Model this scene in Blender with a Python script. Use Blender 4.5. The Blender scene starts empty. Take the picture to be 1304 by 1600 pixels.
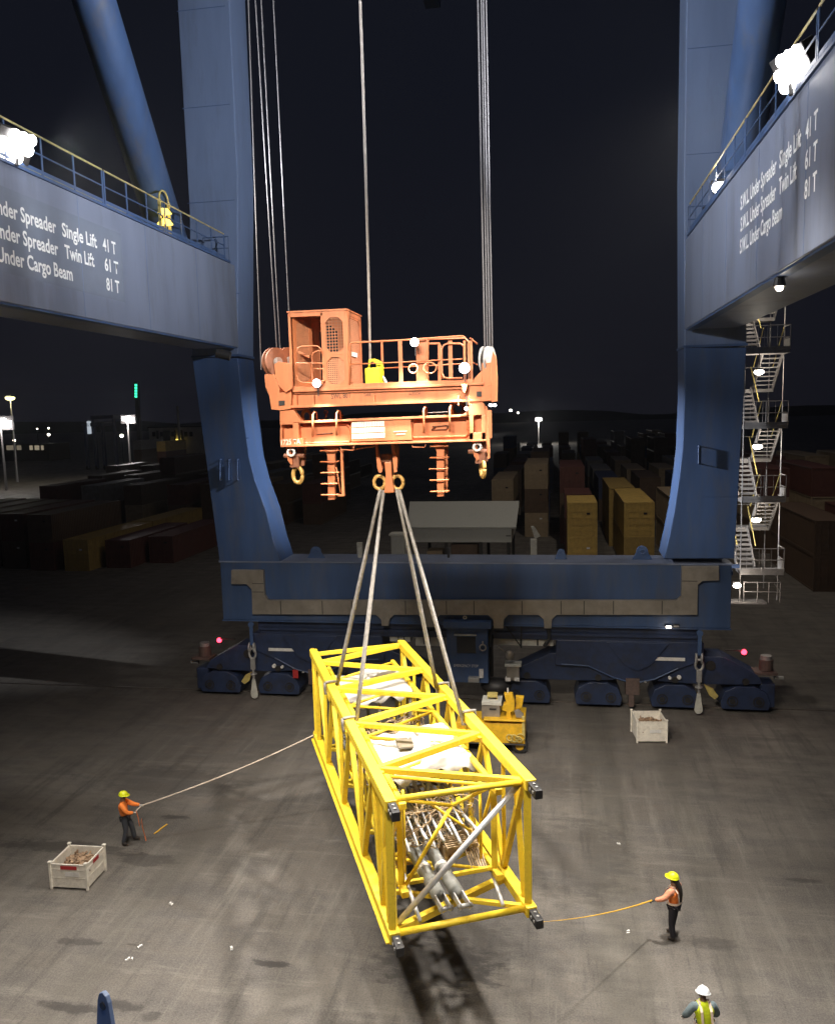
import bpy, math, random
from math import sin, cos, radians, pi
from mathutils import Vector, Matrix, Euler
random.seed(7)
S = bpy.context.scene
COL = S.collection

# ------------------------------------------------------------------ camera
FPX, CXP, CYP, HC = 1280.0, 652.0, 800.0, 13.6
YAW, PIT, ROL = radians(9.67), radians(6.93), radians(1.45)
Fw = Vector((-sin(YAW)*cos(PIT), cos(YAW)*cos(PIT), -sin(PIT)))
r0 = Vector((cos(YAW), sin(YAW), 0)); u0 = r0.cross(Fw)
Rt = r0*cos(ROL) - u0*sin(ROL); Up = u0*cos(ROL) + r0*sin(ROL)
C0 = Vector((0, 0, HC))
cam_d = bpy.data.cameras.new('camera'); cam = bpy.data.objects.new('camera', cam_d); COL.objects.link(cam)
cam.matrix_world = Matrix.Translation(C0) @ Matrix((Rt, Up, -Fw)).transposed().to_4x4()
cam_d.sensor_fit = 'HORIZONTAL'; cam_d.sensor_width = 36; cam_d.lens = 36*FPX/1304
cam_d.clip_end = 3000; cam_d.clip_start = 0.1
S.camera = cam

def ray(x, y): return (x-CXP)/FPX*Rt - (y-CYP)/FPX*Up + Fw
def at(x, y, Y=None, Z=None, X=None):
    d = ray(x, y)
    if Y is not None: return C0 + d*(Y/d.y)
    if Z is not None: return C0 + d*((Z-HC)/d.z)
    return C0 + d*(X/d.x)

# ------------------------------------------------------------------ world, exposure
W = bpy.data.worlds.new("World"); S.world = W; W.use_nodes = True
nt = W.node_tree; bg = nt.nodes['Background']
tc = nt.nodes.new('ShaderNodeTexCoord'); sp = nt.nodes.new('ShaderNodeSeparateXYZ')
mr = nt.nodes.new('ShaderNodeValToRGB')
nt.links.new(tc.outputs['Generated'], sp.inputs[0]); nt.links.new(sp.outputs[2], mr.inputs[0])
mr.color_ramp.elements[0].position = 0.0; mr.color_ramp.elements[0].color = (0.0062, 0.0064, 0.0102, 1)
mr.color_ramp.elements[1].position = 0.35; mr.color_ramp.elements[1].color = (0.0052, 0.0062, 0.0108, 1)
nt.links.new(mr.outputs[0], bg.inputs[0]); bg.inputs[1].default_value = 1.0
S.view_settings.view_transform = 'Standard'; S.view_settings.look = 'None'
S.view_settings.exposure = 0; S.view_settings.gamma = 1
S.render.engine = 'CYCLES'
S.cycles.use_denoising = True
S.cycles.sample_clamp_indirect = 4
S.cycles.max_bounces = 6; S.cycles.transparent_max_bounces = 8
S.cycles.caustics_reflective = False; S.cycles.caustics_refractive = False

# ------------------------------------------------------------------ lamps (crane floods out of frame first)
def lamp(name, kind, loc, power, col=(1, 1, 1), aim=None, size=0.2, ang=120, blend=0.5, parent=None):
    d = bpy.data.lights.new(name, kind); d.energy = power; d.color = col; d.shadow_soft_size = size
    if kind == 'SPOT': d.spot_size = radians(ang); d.spot_blend = blend
    o = bpy.data.objects.new(name, d); COL.objects.link(o); o.location = loc
    if aim is not None:
        o.rotation_euler = (Vector(aim)-Vector(loc)).to_track_quat('-Z', 'Y').to_euler()
    return o
WARM = (1, 0.90, 0.76); COOL = (0.93, 0.96, 1.0); NEUT = (1, 0.95, 0.87)
L_TROLLEY = [((-8.5, 14, 41), (-6.5, 19.5, 0), 8500), ((-0.5, 14, 41), (-2.5, 19.5, 0), 8500)]
L_BACK = [((-12, 55, 45.3), (-12, 74, 0), 1700), ((6, 55, 45.3), (4, 70, 0), 15000)]
L_FRONT = [((-7.5, 5.6, 23.2), (-5.2, 21, 11.5), 13000), ((-1.5, 5.6, 23.2), (-3.6, 21, 11.5), 13000)]
for l, a, e in L_FRONT: lamp('water_side_flood_light', 'SPOT', l, e, WARM, a, 0.7, 46, 1.0)
L_WIDE = [((-4.5, 5.6, 23.2), (-5, 24, 0), 15000)]
for l, a, e in L_WIDE: lamp('water_side_wide_light', 'SPOT', l, e, WARM, a, 0.9, 86, 1.0)
for l, a, e in L_TROLLEY: lamp('trolley_flood_light', 'SPOT', l, e, NEUT, a, 2.4, 64, 1.0)
for l, a, e in L_BACK: lamp('backreach_flood_light', 'SPOT', l, e, WARM, a, 0.3, 110, 1.0)

# ------------------------------------------------------------------ materials
def mat(name, col, rough=0.5, metal=0.0, var=0.25, vscale=3.0, dirt=None, dirt_amt=0.0, dscale=1.2, bump=0.0, bscale=20, streak=False, spec=0.5):
    m = bpy.data.materials.new(name); m.use_nodes = True
    t = m.node_tree; b = t.nodes['Principled BSDF']
    b.inputs['Roughness'].default_value = rough; b.inputs['Metallic'].default_value = metal
    b.inputs['Specular IOR Level'].default_value = spec
    g = t.nodes.new('ShaderNodeTexCoord'); mp = t.nodes.new('ShaderNodeMapping')
    t.links.new(g.outputs['Object'], mp.inputs[0])
    if streak: mp.inputs['Scale'].default_value = (1, 1, 0.18)
    n = t.nodes.new('ShaderNodeTexNoise'); n.inputs['Scale'].default_value = vscale; n.inputs['Detail'].default_value = 6
    n.inputs['Roughness'].default_value = 0.6
    t.links.new(mp.outputs[0], n.inputs['Vector'])
    r = t.nodes.new('ShaderNodeMapRange'); r.inputs[1].default_value = 0.3; r.inputs[2].default_value = 0.7
    r.inputs[3].default_value = 1-var; r.inputs[4].default_value = 1+var*0.6
    t.links.new(n.outputs[0], r.inputs[0])
    mx = t.nodes.new('ShaderNodeMix'); mx.data_type = 'RGBA'; mx.blend_type = 'MULTIPLY'; mx.inputs[0].default_value = 1
    mx.inputs[6].default_value = (*col, 1); t.links.new(r.outputs[0], mx.inputs[7])
    out = mx.outputs[2]
    if dirt is not None:
        n2 = t.nodes.new('ShaderNodeTexNoise'); n2.inputs['Scale'].default_value = dscale; n2.inputs['Detail'].default_value = 8
        n2.inputs['Roughness'].default_value = 0.7
        t.links.new(mp.outputs[0], n2.inputs['Vector'])
        r2 = t.nodes.new('ShaderNodeMapRange'); r2.inputs[1].default_value = 0.5; r2.inputs[2].default_value = 0.72
        r2.inputs[4].default_value = dirt_amt; t.links.new(n2.outputs[0], r2.inputs[0])
        m2 = t.nodes.new('ShaderNodeMix'); m2.data_type = 'RGBA'
        t.links.new(r2.outputs[0], m2.inputs[0]); t.links.new(out, m2.inputs[6]); m2.inputs[7].default_value = (*dirt, 1)
        out = m2.outputs[2]
    t.links.new(out, b.inputs['Base Color'])
    rr = t.nodes.new('ShaderNodeMapRange'); rr.inputs[3].default_value = max(0.05, rough-0.12); rr.inputs[4].default_value = min(1, rough+0.12)
    t.links.new(n.outputs[0], rr.inputs[0]); t.links.new(rr.outputs[0], b.inputs['Roughness'])
    if bump > 0:
        n3 = t.nodes.new('ShaderNodeTexNoise'); n3.inputs['Scale'].default_value = bscale; n3.inputs['Detail'].default_value = 4
        t.links.new(g.outputs['Object'], n3.inputs['Vector'])
        bp = t.nodes.new('ShaderNodeBump'); bp.inputs['Strength'].default_value = bump; bp.inputs['Distance'].default_value = 0.02
        t.links.new(n3.outputs[0], bp.inputs['Height']); t.links.new(bp.outputs[0], b.inputs['Normal'])
    return m
def emit(name, col, s):
    m = bpy.data.materials.new(name); m.use_nodes = True; t = m.node_tree
    t.nodes.remove(t.nodes['Principled BSDF']); e = t.nodes.new('ShaderNodeEmission')
    e.inputs[0].default_value = (*col, 1); e.inputs[1].default_value = s
    t.links.new(e.outputs[0], t.nodes['Material Output'].inputs[0]); return m

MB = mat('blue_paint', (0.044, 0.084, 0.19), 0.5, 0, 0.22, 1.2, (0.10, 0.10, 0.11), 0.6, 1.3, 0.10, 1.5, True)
MBL = mat('faded_lit_blue_paint', (0.165, 0.19, 0.265), 0.5, 0, 0.12, 0.9, (0.09, 0.095, 0.11), 0.6, 0.8, 0.10, 1.2, True)
MBU = mat('lit_blue_paint', (0.135, 0.185, 0.31), 0.5, 0, 0.14, 0.9, (0.08, 0.09, 0.12), 0.5, 1.0, 0.10, 1.2, True)  # same blue as the lower legs, lightened to paint in the floodlight
MBP = mat('blue_sign_paint', (0.155, 0.18, 0.24), 0.75, 0, 0.1, 2)
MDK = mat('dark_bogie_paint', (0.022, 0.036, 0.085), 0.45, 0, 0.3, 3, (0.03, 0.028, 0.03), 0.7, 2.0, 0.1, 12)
MTR = mat('galvanised_tray', (0.30, 0.27, 0.23), 0.45, 0.35, 0.2, 2, (0.16, 0.14, 0.12), 0.5, 1.5)
MGV = mat('galvanised_steel', (0.42, 0.41, 0.40), 0.42, 0.5, 0.2, 6, (0.2, 0.17, 0.14), 0.4, 5)
MOR = mat('orange_paint', (0.52, 0.172, 0.068), 0.5, 0, 0.22, 4, (0.28, 0.10, 0.05), 0.65, 3.2, 0.12, 14, True)
MOD = mat('orange_mesh_paint', (0.48, 0.20, 0.10), 0.6, 0, 0.2, 8)
MYE = mat('yellow_paint', (0.92, 0.66, 0.04), 0.5, 0, 0.16, 5, (0.40, 0.20, 0.03), 0.6, 5, 0.05, 20)
MYE2 = mat('machine_yellow', (0.72, 0.42, 0.02), 0.5, 0, 0.2, 4, (0.25, 0.15, 0.04), 0.5, 5)
MYR = mat('railing_yellow', (0.50, 0.40, 0.13), 0.5, 0, 0.2, 6)
MBX = mat('lime_box_paint', (0.75, 0.72, 0.02), 0.45, 0, 0.1, 6)
MBK = mat('black_steel', (0.03, 0.028, 0.028), 0.5, 0.2, 0.3, 8)
MRB = mat('rubber', (0.02, 0.02, 0.022), 0.7)
MRP = mat('wire_rope', (0.11, 0.105, 0.11), 0.45, 0.5, 0.3, 30)
MRPL = mat('power_cable', (0.24, 0.21, 0.19), 0.5, 0.0, 0.2, 10)
MSL = mat('sling_textile', (0.24, 0.225, 0.21), 0.75, 0, 0.35, 9, (0.1, 0.09, 0.08), 0.6, 7, 0.3, 40)
MHK = mat('hook_steel', (0.55, 0.33, 0.10), 0.45, 0.2, 0.3, 8, (0.2, 0.1, 0.05), 0.6, 8)
MRD = mat('rust_brown', (0.22, 0.085, 0.045), 0.7, 0, 0.3, 8)
MGR = mat('grey_pendant', (0.27, 0.27, 0.25), 0.6, 0, 0.25, 6, (0.15, 0.14, 0.12), 0.5, 7)
MWH = mat('white_paint', (0.72, 0.70, 0.67), 0.5, 0, 0.12, 6, (0.3, 0.26, 0.2), 0.35, 5)
MTP = mat('white_tarpaulin', (0.52, 0.51, 0.50), 0.38, 0, 0.15, 4, (0.35, 0.33, 0.3), 0.4, 4, 0.5, 3)
MCR = mat('crate_paint', (0.80, 0.75, 0.66), 0.6, 0, 0.15, 5, (0.30, 0.24, 0.18), 0.4, 6, 0.1, 20)
MRED = mat('red_label', (0.42, 0.03, 0.03), 0.5, 0, 0.15, 10)
MBF = mat('buffer_brown', (0.11, 0.075, 0.065), 0.6, 0, 0.3, 8)
MRT = mat('muted_rail_top', (0.36, 0.30, 0.14), 0.5, 0, 0.4, 3)
MWD = mat('timber', (0.50, 0.33, 0.17), 0.7, 0, 0.3, 12)
MSI = mat('silver_paint', (0.62, 0.62, 0.64), 0.35, 0.4, 0.15, 8)
MTX = mat('white_lettering', (0.86, 0.86, 0.86), 0.5, 0, 0.04, 8)
MTXP = mat('worn_white_paint', (0.85, 0.68, 0.58), 0.55, 0, 0.2, 25)
MTXB = mat('black_lettering', (0.06, 0.03, 0.02), 0.6, 0, 0.2, 25)
MGL = mat('dark_glass', (0.015, 0.016, 0.02), 0.12, 0, 0.1, 3)
MCAB = mat('cabinet_white', (0.50, 0.49, 0.44), 0.5, 0, 0.15, 5, (0.25, 0.22, 0.18), 0.4, 4)
E_FLOOD = emit('flood_lens_glow', (1, 0.97, 0.95), 30)
E_LAMP = emit('lamp_lens_glow', (1, 0.90, 0.75), 16)
E_RED = emit('red_lamp_glow', (1, 0.03, 0.06), 9)
E_GRN = emit('green_sign_glow', (0.05, 0.9, 0.45), 2.0)
E_AMB = emit('amber_lamp_glow', (1, 0.72, 0.12), 3.5)
E_YEL = emit('sodium_glow', (1, 0.95, 0.45), 3)

# ------------------------------------------------------------------ mesh helpers
class M:
    def __init__(s): s.v = []; s.f = []
    def add(s, vs, fs):
        o = len(s.v); s.v += [tuple(p) for p in vs]; s.f += [tuple(i+o for i in f) for f in fs]; return s
    def hexa(s, a, b):   # bottom 4, top 4 (ccw seen from above)
        return s.add(list(a)+list(b), [(3, 2, 1, 0), (4, 5, 6, 7), (0, 1, 5, 4), (1, 2, 6, 5), (2, 3, 7, 6), (3, 0, 4, 7)])
    def bx(s, x0, x1, y0, y1, z0, z1):
        return s.hexa([(x0, y0, z0), (x1, y0, z0), (x1, y1, z0), (x0, y1, z0)], [(x0, y0, z1), (x1, y0, z1), (x1, y1, z1), (x0, y1, z1)])
    def box(s, c, d, R=None):
        hx, hy, hz = d[0]/2, d[1]/2, d[2]/2
        P = [Vector(p) for p in ((-hx, -hy, -hz), (hx, -hy, -hz), (hx, hy, -hz), (-hx, hy, -hz), (-hx, -hy, hz), (hx, -hy, hz), (hx, hy, hz), (-hx, hy, hz))]
        if R is not None: P = [R @ p for p in P]
        P = [p+Vector(c) for p in P]
        return s.hexa(P[:4], P[4:])
    def bar(s, p, q, w, h, up=(0, 0, 1)):
        p = Vector(p); q = Vector(q); d = (q-p).normalized(); u = Vector(up)
        if abs(d.dot(u.normalized())) > 0.98: u = Vector((0, 1, 0))
        x = d.cross(u).normalized(); u = x.cross(d)
        A = [p-x*w/2-u*h/2, p+x*w/2-u*h/2, q+x*w/2-u*h/2, q-x*w/2-u*h/2]
        B = [a+u*h for a in A]
        return s.hexa(A, B)
    def tube(s, p, q, r, n=8, r2=None):
        return s.path([p, q], r, n, r2)
    def path(s, pts, r, n=8, r2=None):
        pts = [Vector(p) for p in pts]; k = len(pts); rings = []
        up = None
        for i, p in enumerate(pts):
            d = (pts[min(i+1, k-1)]-pts[max(i-1, 0)]).normalized()
            if up is None: up = Vector((0, 0, 1)) if abs(d.z) < 0.9 else Vector((1, 0, 0))
            x = d.cross(up)
            if x.length < 1e-4: x = d.cross(Vector((0, 1, 0.1)))
            x.normalize(); y = x.cross(d).normalized(); up = y
            rr = r if r2 is None else r+(r2-r)*i/(k-1)
            rings.append([p+x*rr*cos(2*pi*j/n)+y*rr*sin(2*pi*j/n) for j in range(n)])
        vs = [v for g in rings for v in g]; fs = []
        for i in range(k-1):
            for j in range(n):
                a = i*n+j; b = i*n+(j+1) % n; fs.append((a, b, b+n, a+n))
        fs.append(tuple(reversed(range(n)))); fs.append(tuple(range((k-1)*n, k*n)))
        return s.add(vs, fs)
    def prism(s, poly, d):       # poly: 3-D points in a plane, extruded by vector d
        d = Vector(d); n = len(poly); P = [Vector(p) for p in poly]
        vs = P+[p+d for p in P]
        fs = [tuple(reversed(range(n))), tuple(range(n, 2*n))]+[(i, (i+1) % n, (i+1) % n+n, i+n) for i in range(n)]
        return s.add(vs, fs)
    def disc(s, c, ax, r, t, n=24, r_in=0.0):
        c = Vector(c); ax = Vector(ax).normalized()
        if r_in <= 0: return s.tube(c-ax*t/2, c+ax*t/2, r, n)
        up = Vector((0, 0, 1)) if abs(ax.z) < 0.9 else Vector((1, 0, 0)); x = ax.cross(up).normalized(); y = x.cross(ax)
        vs = []
        for sg in (-1, 1):
            for rr in (r_in, r):
                vs += [c+ax*t/2*sg+(x*cos(2*pi*j/n)+y*sin(2*pi*j/n))*rr for j in range(n)]
        fs = []
        for j in range(n):
            k = (j+1) % n
            fs += [(j, k, n+k, n+j), (2*n+j, 3*n+j, 3*n+k, 2*n+k), (n+j, n+k, 3*n+k, 3*n+j), (j, 2*n+j, 2*n+k, k)]
        return s.add(vs, fs)
    def torus(s, c, ax, R, r, n=24, m=8, a0=0, a1=2*pi, sc=(1, 1)):
        c = Vector(c); ax = Vector(ax).normalized(); up = Vector((0, 0, 1)) if abs(ax.z) < 0.9 else Vector((1, 0, 0))
        x = ax.cross(up).normalized(); y = x.cross(ax)
        pts = [c+x*R*sc[0]*cos(a0+(a1-a0)*i/n)+y*R*sc[1]*sin(a0+(a1-a0)*i/n) for i in range(n+1)]
        return s.path(pts, r, m)
    def sphere(s, c, r, n=12, m=8, sc=(1, 1, 1), half=False):
        vs = []; fs = []
        m0 = m//2 if half else m
        for i in range(m0+1):
            th = pi*i/m
            for j in range(n):
                ph = 2*pi*j/n
                vs.append((c[0]+r*sc[0]*sin(th)*cos(ph), c[1]+r*sc[1]*sin(th)*sin(ph), c[2]+r*sc[2]*cos(th)))
        for i in range(m0):
            for j in range(n):
                k = (j+1) % n; fs.append((i*n+j, (i+1)*n+j, (i+1)*n+k, i*n+k))
        if half: fs.append(tuple(m0*n+j for j in range(n)))
        return s.add(vs, fs)
    def xf(s, Mx): s.v = [tuple(Mx @ Vector(p)) for p in s.v]; return s
    def mesh(s, name):
        me = bpy.data.meshes.new(name); me.from_pydata(s.v, [], s.f); me.validate(); me.update(); return me
    def build(s, name, m, parent=None, bevel=0.0, smooth=False):
        me = s.mesh(name); me.materials.append(m)
        if smooth:
            for p in me.polygons: p.use_smooth = True
        o = bpy.data.objects.new(name, me); COL.objects.link(o)
        if parent is not None: attach(o, parent)
        if bevel > 0:
            b = o.modifiers.new('bevel', 'BEVEL'); b.width = bevel; b.segments = 2; b.limit_method = 'ANGLE'; b.angle_limit = radians(40)
        return o
def W_(o):
    m = Matrix.Identity(4)
    while o is not None:
        m = (o.matrix_parent_inverse @ o.matrix_basis if o.parent else o.matrix_basis) @ m
        o = o.parent
    return m
def attach(o, p):
    o.parent = p; o.matrix_parent_inverse = W_(p).inverted()
def empty(name, loc): 
    o = bpy.data.objects.new(name, None); COL.objects.link(o); o.location = loc; o.empty_display_size = 0.2; return o
def tag(o, label=None, cat=None, group=None, kind=None):
    if label: o['label'] = label
    if cat: o['category'] = cat
    if group: o['group'] = group
    if kind: o['kind'] = kind
    return o
def kids(o): return [c for c in bpy.data.objects if c.parent is o]
def text_mesh(txt, origin, dx, dy, h, w, m, parent, name='lettering', thick=0.006, bold=0.0):
    cu = bpy.data.curves.new('t', 'FONT'); cu.body = txt; cu.size = 1; cu.extrude = 0; cu.offset = bold
    cu.resolution_u = 3
    to = bpy.data.objects.new('t', cu); COL.objects.link(to)
    me = bpy.data.meshes.new_from_object(to)
    xs = [v.co.x for v in me.vertices]; ys = [v.co.y for v in me.vertices]
    x0, x1 = min(xs), max(xs); sx = w/(x1-x0) if w else h/0.72; sy = h/0.72
    o_ = Vector(origin); dx = Vector(dx).normalized(); dy = Vector(dy).normalized()
    for v in me.vertices: v.co = o_+dx*((v.co.x-x0)*sx)+dy*(v.co.y*sy)
    me.materials.append(m); me.name = name
    bpy.data.objects.remove(to); bpy.data.curves.remove(cu)
    o = bpy.data.objects.new(name, me); COL.objects.link(o); attach(o, parent); return o
V = Vector

# ------------------------------------------------------------------ ground
YF = 36.5                        # front plane of the land side legs
def ground_material():
    m = bpy.data.materials.new('quay_asphalt'); m.use_nodes = True
    t = m.node_tree; b = t.nodes['Principled BSDF']; L = t.links.new
    g = t.nodes.new('ShaderNodeTexCoord')
    def noise(scale, det, sc=(1, 1, 1), rough=0.6):
        mp = t.nodes.new('ShaderNodeMapping'); mp.inputs['Scale'].default_value = sc; L(g.outputs['Object'], mp.inputs[0])
        n = t.nodes.new('ShaderNodeTexNoise'); n.inputs['Scale'].default_value = scale; n.inputs['Detail'].default_value = det
        n.inputs['Roughness'].default_value = rough; L(mp.outputs[0], n.inputs['Vector']); return n.outputs[0]
    def rng(x, a, b_, c, d):
        r = t.nodes.new('ShaderNodeMapRange'); L(x, r.inputs[0])
        for i, v in enumerate((a, b_, c, d)): r.inputs[i+1].default_value = v
        return r.outputs[0]
    def math_(op, a, b_):
        n = t.nodes.new('ShaderNodeMath'); n.operation = op
        for i, v in enumerate((a, b_)):
            if isinstance(v, (int, float)): n.inputs[i].default_value = v
            else: L(v, n.inputs[i])
        return n.outputs[0]
    def mix(f, a, b_):
        n = t.nodes.new('ShaderNodeMix'); n.data_type = 'RGBA'; L(f, n.inputs[0]) if not isinstance(f, (int, float)) else None
        for i, v in ((6, a), (7, b_)):
            if isinstance(v, tuple): n.inputs[i].default_value = (*v, 1)
            else: L(v, n.inputs[i])
        return n.outputs[2]
    big = noise(0.12, 5, (1, 0.6, 1)); mid = noise(0.9, 6, (0.55, 1.2, 1)); fine = noise(22, 6, (1, 1, 1), 0.8)
    c = mix(rng(big, 0.38, 0.62, 0, 1), (0.090, 0.078, 0.068), (0.145, 0.128, 0.110))
    c = mix(rng(mid, 0.46, 0.62, 0, 0.6), c, (0.068, 0.062, 0.060))
    streak = noise(1.1, 7, (0.16, 1.7, 1), 0.8)
    c = mix(rng(streak, 0.54, 0.68, 0, 0.6), c, (0.21, 0.19, 0.165))
    tyre = noise(0.9, 8, (1.9, 0.14, 1), 0.8)
    c = mix(rng(tyre, 0.53, 0.62, 0, 0.65), c, (0.045, 0.040, 0.036)); c = mix(rng(tyre, 0.47, 0.37, 0, 0.6), c, (0.17, 0.155, 0.135))
    scuff = noise(4.2, 8, (0.35, 1.4, 1), 0.85)
    c = mix(rng(scuff, 0.60, 0.72, 0, 0.6), c, (0.27, 0.245, 0.21))
    oil = noise(2.3, 8, (0.45, 1.6, 1), 0.82)
    c = mix(rng(oil, 0.61, 0.66, 0, 0.55), c, (0.028, 0.025, 0.024))
    specks = noise(26, 3, (0.8, 1, 1)); c = mix(rng(specks, 0.72, 0.76, 0, 0.5), c, (0.4, 0.37, 0.33))
    c = mix(rng(fine, 0.45, 0.62, 0.0, 0.35), c, (0.20, 0.18, 0.155))
    c = mix(rng(fine, 0.52, 0.36, 0.0, 0.45), c, (0.04, 0.036, 0.032))
    # stains with a shape of their own: wheel bands along the quay and oil pools; the one under the boom also paints in its shadow
    xyz = t.nodes.new('ShaderNodeSeparateXYZ'); L(g.outputs['Object'], xyz.inputs[0])
    wob = math_('MULTIPLY', math_('SUBTRACT', noise(3.0, 7, (0.6, 1.3, 1), 0.75), 0.5), 3.2)
    wob2 = math_('MULTIPLY', math_('SUBTRACT', noise(0.5, 3), 0.5), 0.35)
    for xc, hw, amt in ((1.6, 0.7, 0.35), (4.2, 0.4, 0.25), (-11.5, 0.4, 0.2)):
        d = math_('ABSOLUTE', math_('SUBTRACT', math_('ADD', xyz.outputs[0], wob2), xc), 0)
        c = mix(rng(d, hw*0.75, hw*1.25, amt, 0), c, (0.052, 0.047, 0.036))
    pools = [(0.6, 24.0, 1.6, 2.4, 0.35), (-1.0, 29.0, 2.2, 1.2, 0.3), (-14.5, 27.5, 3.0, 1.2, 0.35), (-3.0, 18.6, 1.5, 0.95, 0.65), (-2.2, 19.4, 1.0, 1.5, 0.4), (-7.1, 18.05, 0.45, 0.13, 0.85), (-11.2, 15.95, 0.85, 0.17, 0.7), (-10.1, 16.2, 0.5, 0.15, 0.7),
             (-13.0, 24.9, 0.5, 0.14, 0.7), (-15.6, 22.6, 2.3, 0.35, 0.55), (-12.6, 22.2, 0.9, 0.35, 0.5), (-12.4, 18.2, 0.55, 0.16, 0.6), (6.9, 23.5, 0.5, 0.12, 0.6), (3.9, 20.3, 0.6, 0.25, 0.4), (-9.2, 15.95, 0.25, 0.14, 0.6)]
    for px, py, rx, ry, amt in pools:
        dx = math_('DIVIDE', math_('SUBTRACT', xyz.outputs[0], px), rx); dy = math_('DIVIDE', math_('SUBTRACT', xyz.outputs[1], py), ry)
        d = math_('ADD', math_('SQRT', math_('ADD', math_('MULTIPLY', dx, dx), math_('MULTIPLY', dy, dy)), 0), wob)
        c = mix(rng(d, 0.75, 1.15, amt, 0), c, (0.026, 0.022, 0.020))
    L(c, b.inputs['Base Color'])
    L(math_('SUBTRACT', rng(mid, 0.38, 0.62, 0.58, 0.85), rng(oil, 0.58, 0.64, 0, 0.28)), b.inputs['Roughness'])
    bp = t.nodes.new('ShaderNodeBump'); bp.inputs['Strength'].default_value = 0.5; bp.inputs['Distance'].default_value = 0.01
    L(math_('ADD', fine, math_('MULTIPLY', mid, 1.0)), bp.inputs['Height']); L(bp.outputs[0], b.inputs['Normal'])
    return m
MG = ground_material()
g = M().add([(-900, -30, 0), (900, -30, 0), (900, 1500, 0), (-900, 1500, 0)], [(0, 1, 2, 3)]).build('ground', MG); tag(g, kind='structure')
mrail = mat('worn_rail_steel', (0.2, 0.17, 0.15), 0.4, 0.6, 0.3, 8)
r = M().bx(-80, 80, 37.42, 37.52, 0.0, 0.035).bx(-80, 80, 7.0, 7.1, 0.0, 0.035).build('crane_rail', mrail); tag(r, kind='structure')
mhill = mat('night_hill', (0.02, 0.022, 0.018), 0.9, 0, 0.3, 0.02)
hv = []; hf = []
for i in range(61):
    x = -900+i*30; z = 10+4*sin(i*0.31)+2.5*sin(i*0.83+1)+random.uniform(-1, 1)
    hv += [(x, 900, -1), (x, 960, z), (x, 1200, z*0.8), (x, 1300, -1)]
for i in range(60):
    for j in range(3): a = i*4+j; hf.append((a, a+4, a+5, a+1))
h = M().add(hv, hf).build('hills', mhill, smooth=True); tag(h, kind='structure')

# ------------------------------------------------------------------ container crane
CR = empty('container_crane', (-4.3, 37.5, 0))
tag(CR, 'huge blue ship to shore container crane straddling the quay with lettered side beams', 'gantry crane')
XI = (-14.35, 5.35); XO = (-16.5, 7.55)
def P_(x, y, Y=YF): return at(x, y, Y=Y)
def leg(front_px, top_in, top_out, material, name='leg'):
    pts = [P_(*p) for p in front_px]
    pts = [top_out]+pts[::1]+[top_in]
    return M().prism([(p[0], YF, p[2]) for p in pts], (0, 2.0, 0))
# outline order: outer edge downwards, then inner edge upwards
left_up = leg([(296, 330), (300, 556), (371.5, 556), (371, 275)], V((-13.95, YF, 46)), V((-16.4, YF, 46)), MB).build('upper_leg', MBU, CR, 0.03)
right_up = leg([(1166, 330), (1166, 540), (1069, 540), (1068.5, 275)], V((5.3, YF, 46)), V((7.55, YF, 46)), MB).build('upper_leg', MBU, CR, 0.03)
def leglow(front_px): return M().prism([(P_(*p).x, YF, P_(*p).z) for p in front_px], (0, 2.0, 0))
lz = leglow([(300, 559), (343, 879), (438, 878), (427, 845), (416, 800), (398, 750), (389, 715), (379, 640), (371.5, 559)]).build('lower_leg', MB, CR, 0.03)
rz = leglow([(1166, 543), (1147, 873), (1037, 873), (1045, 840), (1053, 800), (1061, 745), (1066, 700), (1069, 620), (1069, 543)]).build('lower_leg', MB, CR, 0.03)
for px in ((300, 371.5, 557.5), (1069, 1166, 541.5)):   # weld flange between the leg halves
    a = P_(px[0], px[2]); b = P_(px[1], px[2])
    M().bx(min(a.x, b.x)-0.04, max(a.x, b.x)+0.04, YF-0.04, YF+2.04, a.z-0.05, a.z+0.05).build('leg_flange', MB, CR)
for xs in ((344, 358, 371), (1091,)):
    for x in xs:
        y0, y1 = (718, 750) if x < 500 else (697, 724)
        p0 = P_(x, y0, YF-0.09); p1 = P_(x, y1, YF-0.09)
        M().path([(p0.x, YF+0.02, p0.z), (p0.x, YF-0.13, p0.z), (p1.x, YF-0.13, p1.z), (p1.x, YF+0.02, p1.z)], 0.035, 6).bx(p0.x-0.06, p0.x+0.06, YF-0.01, YF+0.01, p1.z, p0.z).build('leg_bracket', MB, CR)
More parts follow.
